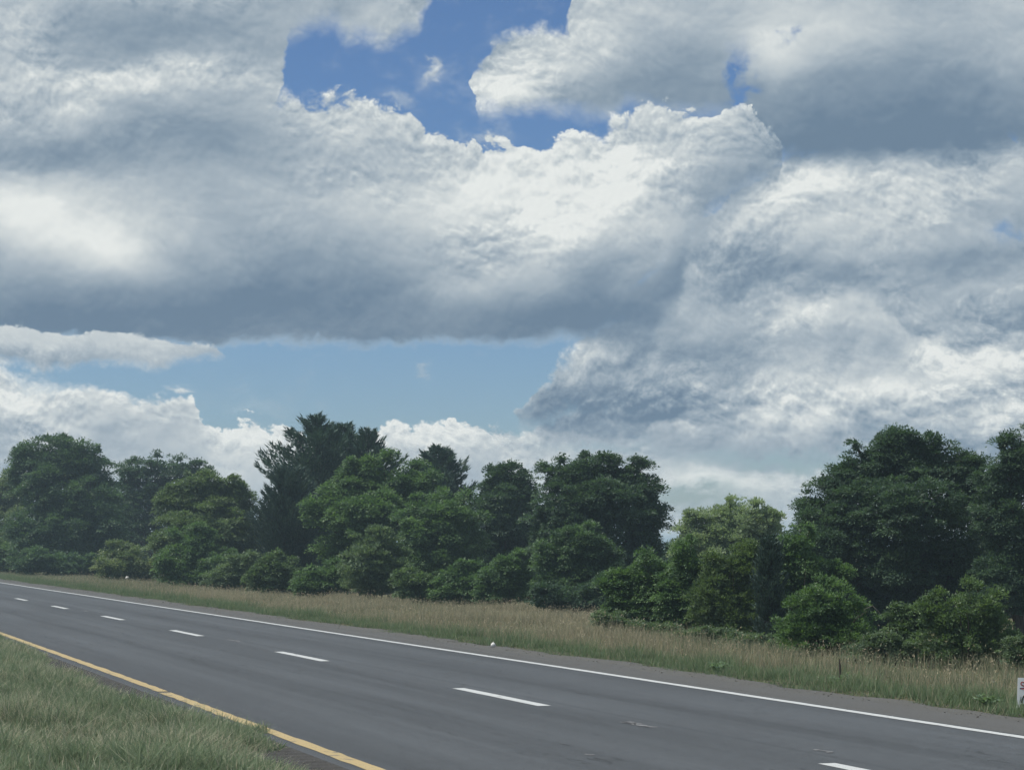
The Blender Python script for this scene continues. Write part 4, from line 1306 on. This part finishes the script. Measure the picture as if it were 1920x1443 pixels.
# bare grey sapling in front of the dome-shaped tree
x_, y_, z_ = on_ground(1614, 1222)
sap = empty('bare_sapling', (x_, y_, z_))
tag(sap, 'thin bare grey sapling with a bent twig beside the wide low bush', 'sapling')
k = y_ / FPX
tb = Tubes(5)
tb.add([(0, 0, 0), (-3 * k, 0, 30 * k), (-6 * k, 0.02, 62 * k), (-14 * k, 0, 100 * k), (-20 * k, 0, 118 * k)], [0.012, 0.011, 0.009, 0.007, 0.003])
tb.build('stem', M_DEADWOOD, sap)
tb = Tubes(5)
tb.add([(-6 * k, 0.02, 62 * k), (4 * k, -0.05, 82 * k), (18 * k, -0.08, 88 * k), (30 * k, -0.1, 76 * k), (37 * k, -0.1, 60 * k)], [0.008, 0.007, 0.006, 0.005, 0.003])
tb.add([(-9 * k, 0.0, 76 * k), (-18 * k, 0, 92 * k), (-22 * k, 0, 106 * k)], [0.006, 0.004, 0.002])
tb.build('branch', M_DEADWOOD, sap)


# roadside weeds that stand out of the verge
LEAF['dock'] = leaf_material('dock_leaves', (0.075, 0.115, 0.055), (0.150, 0.215, 0.095))


def weed(label, px, py, hpx, wpx, n_stem, stalk=None):
    x_, y_, z_ = on_ground(px, py)
    k = y_ / FPX
    root = empty('weed', (x_, y_, z_ - 0.02))
    tag(root, label, 'weed', 'weeds on the roadside verge')
    tb = Tubes(4)
    P, A, Nn, T, L = [], [], [], [], []
    for s_ in range(n_stem):
        a = rng.uniform(0, 2 * np.pi)
        H = hpx * k * rng.uniform(0.6, 1.0)
        R = wpx * k * 0.5 * rng.uniform(0.3, 1.0)
        f = np.linspace(0, 1, 4)
        c = np.stack([R * math.cos(a) * f ** 1.3, R * math.sin(a) * f ** 1.3, H * f], -1)
        tb.add(c, 0.006 * (1 - 0.7 * f))
        m = 40
        ff = rng.uniform(0.1, 1, m)
        P.append(np.stack([np.interp(ff, f, c[:, q]) for q in range(3)], -1))
        A.append(np.stack([np.cos(rng.uniform(0, 6.28, m)), np.sin(rng.uniform(0, 6.28, m)), rng.uniform(-0.2, 0.7, m)], -1))
        Nn.append(np.array([0, 0, 1.0]) + rng.normal(0, 0.4, (m, 3)))
        T.append(rng.normal(0.4, 0.25, m))
        L.append(rng.uniform(0.04, 0.09, m))
    if stalk:
        tb2 = Tubes(5)
        hz = stalk * k
        f = np.linspace(0, 1, 5)
        tb2.add(np.stack([0.01 * np.sin(f * 3), 0 * f, hz * f], -1), [0.010, 0.012, 0.016, 0.018, 0.006])
        tb2.build('seed_stalk', M_BARK, root)
    tb.build('stem', LEAF['dock'], root)
    P, A, Nn, T, L = map(np.concatenate, (P, A, Nn, T, L))
    leaf_mesh('leaves', P, A, Nn, L, L * 0.36, T, LEAF['dock'], root)
    return root


weed('dark brown dead seed stalk rising from the verge grass', 1570, 1282, 26, 34, 4, stalk=52)
weed('bushy dark green weed hanging over the shoulder below the narrow cedar', 1345, 1258, 24, 60, 16)
weed('broad dark green weed on the verge just before the white lawn sign', 1850, 1322, 28, 66, 16)


# ------------------------------------------------------------------ air
M_HAZE, gg, out = new_mat('haze')
pv = gg.n.new('ShaderNodeVolumePrincipled')
pv.inputs['Color'].default_value = (0.64, 0.86, 1.0, 1.0)
pv.inputs['Density'].default_value = HAZE_DENSITY
pv.inputs['Anisotropy'].default_value = 0.2
gg.l.new(pv.outputs[0], out.inputs['Volume'])
hx0, hx1, hy0, hy1, hz0, hz1 = -7000.0, 7000.0, -7000.0, 7000.0, -4.0, 12.2
HV = [(x, y, z) for x in (hx0, hx1) for y in (hy0, hy1) for z in (hz0, hz1)]
HF = np.array([(0, 1, 3, 2), (4, 6, 7, 5), (0, 4, 5, 1), (2, 3, 7, 6), (0, 2, 6, 4), (1, 5, 7, 3)])
haze = mesh_np('haze', HV, HF, M_HAZE)
tag(haze, 'thin bluish haze hanging over the highway and the field', 'haze', kind='stuff')
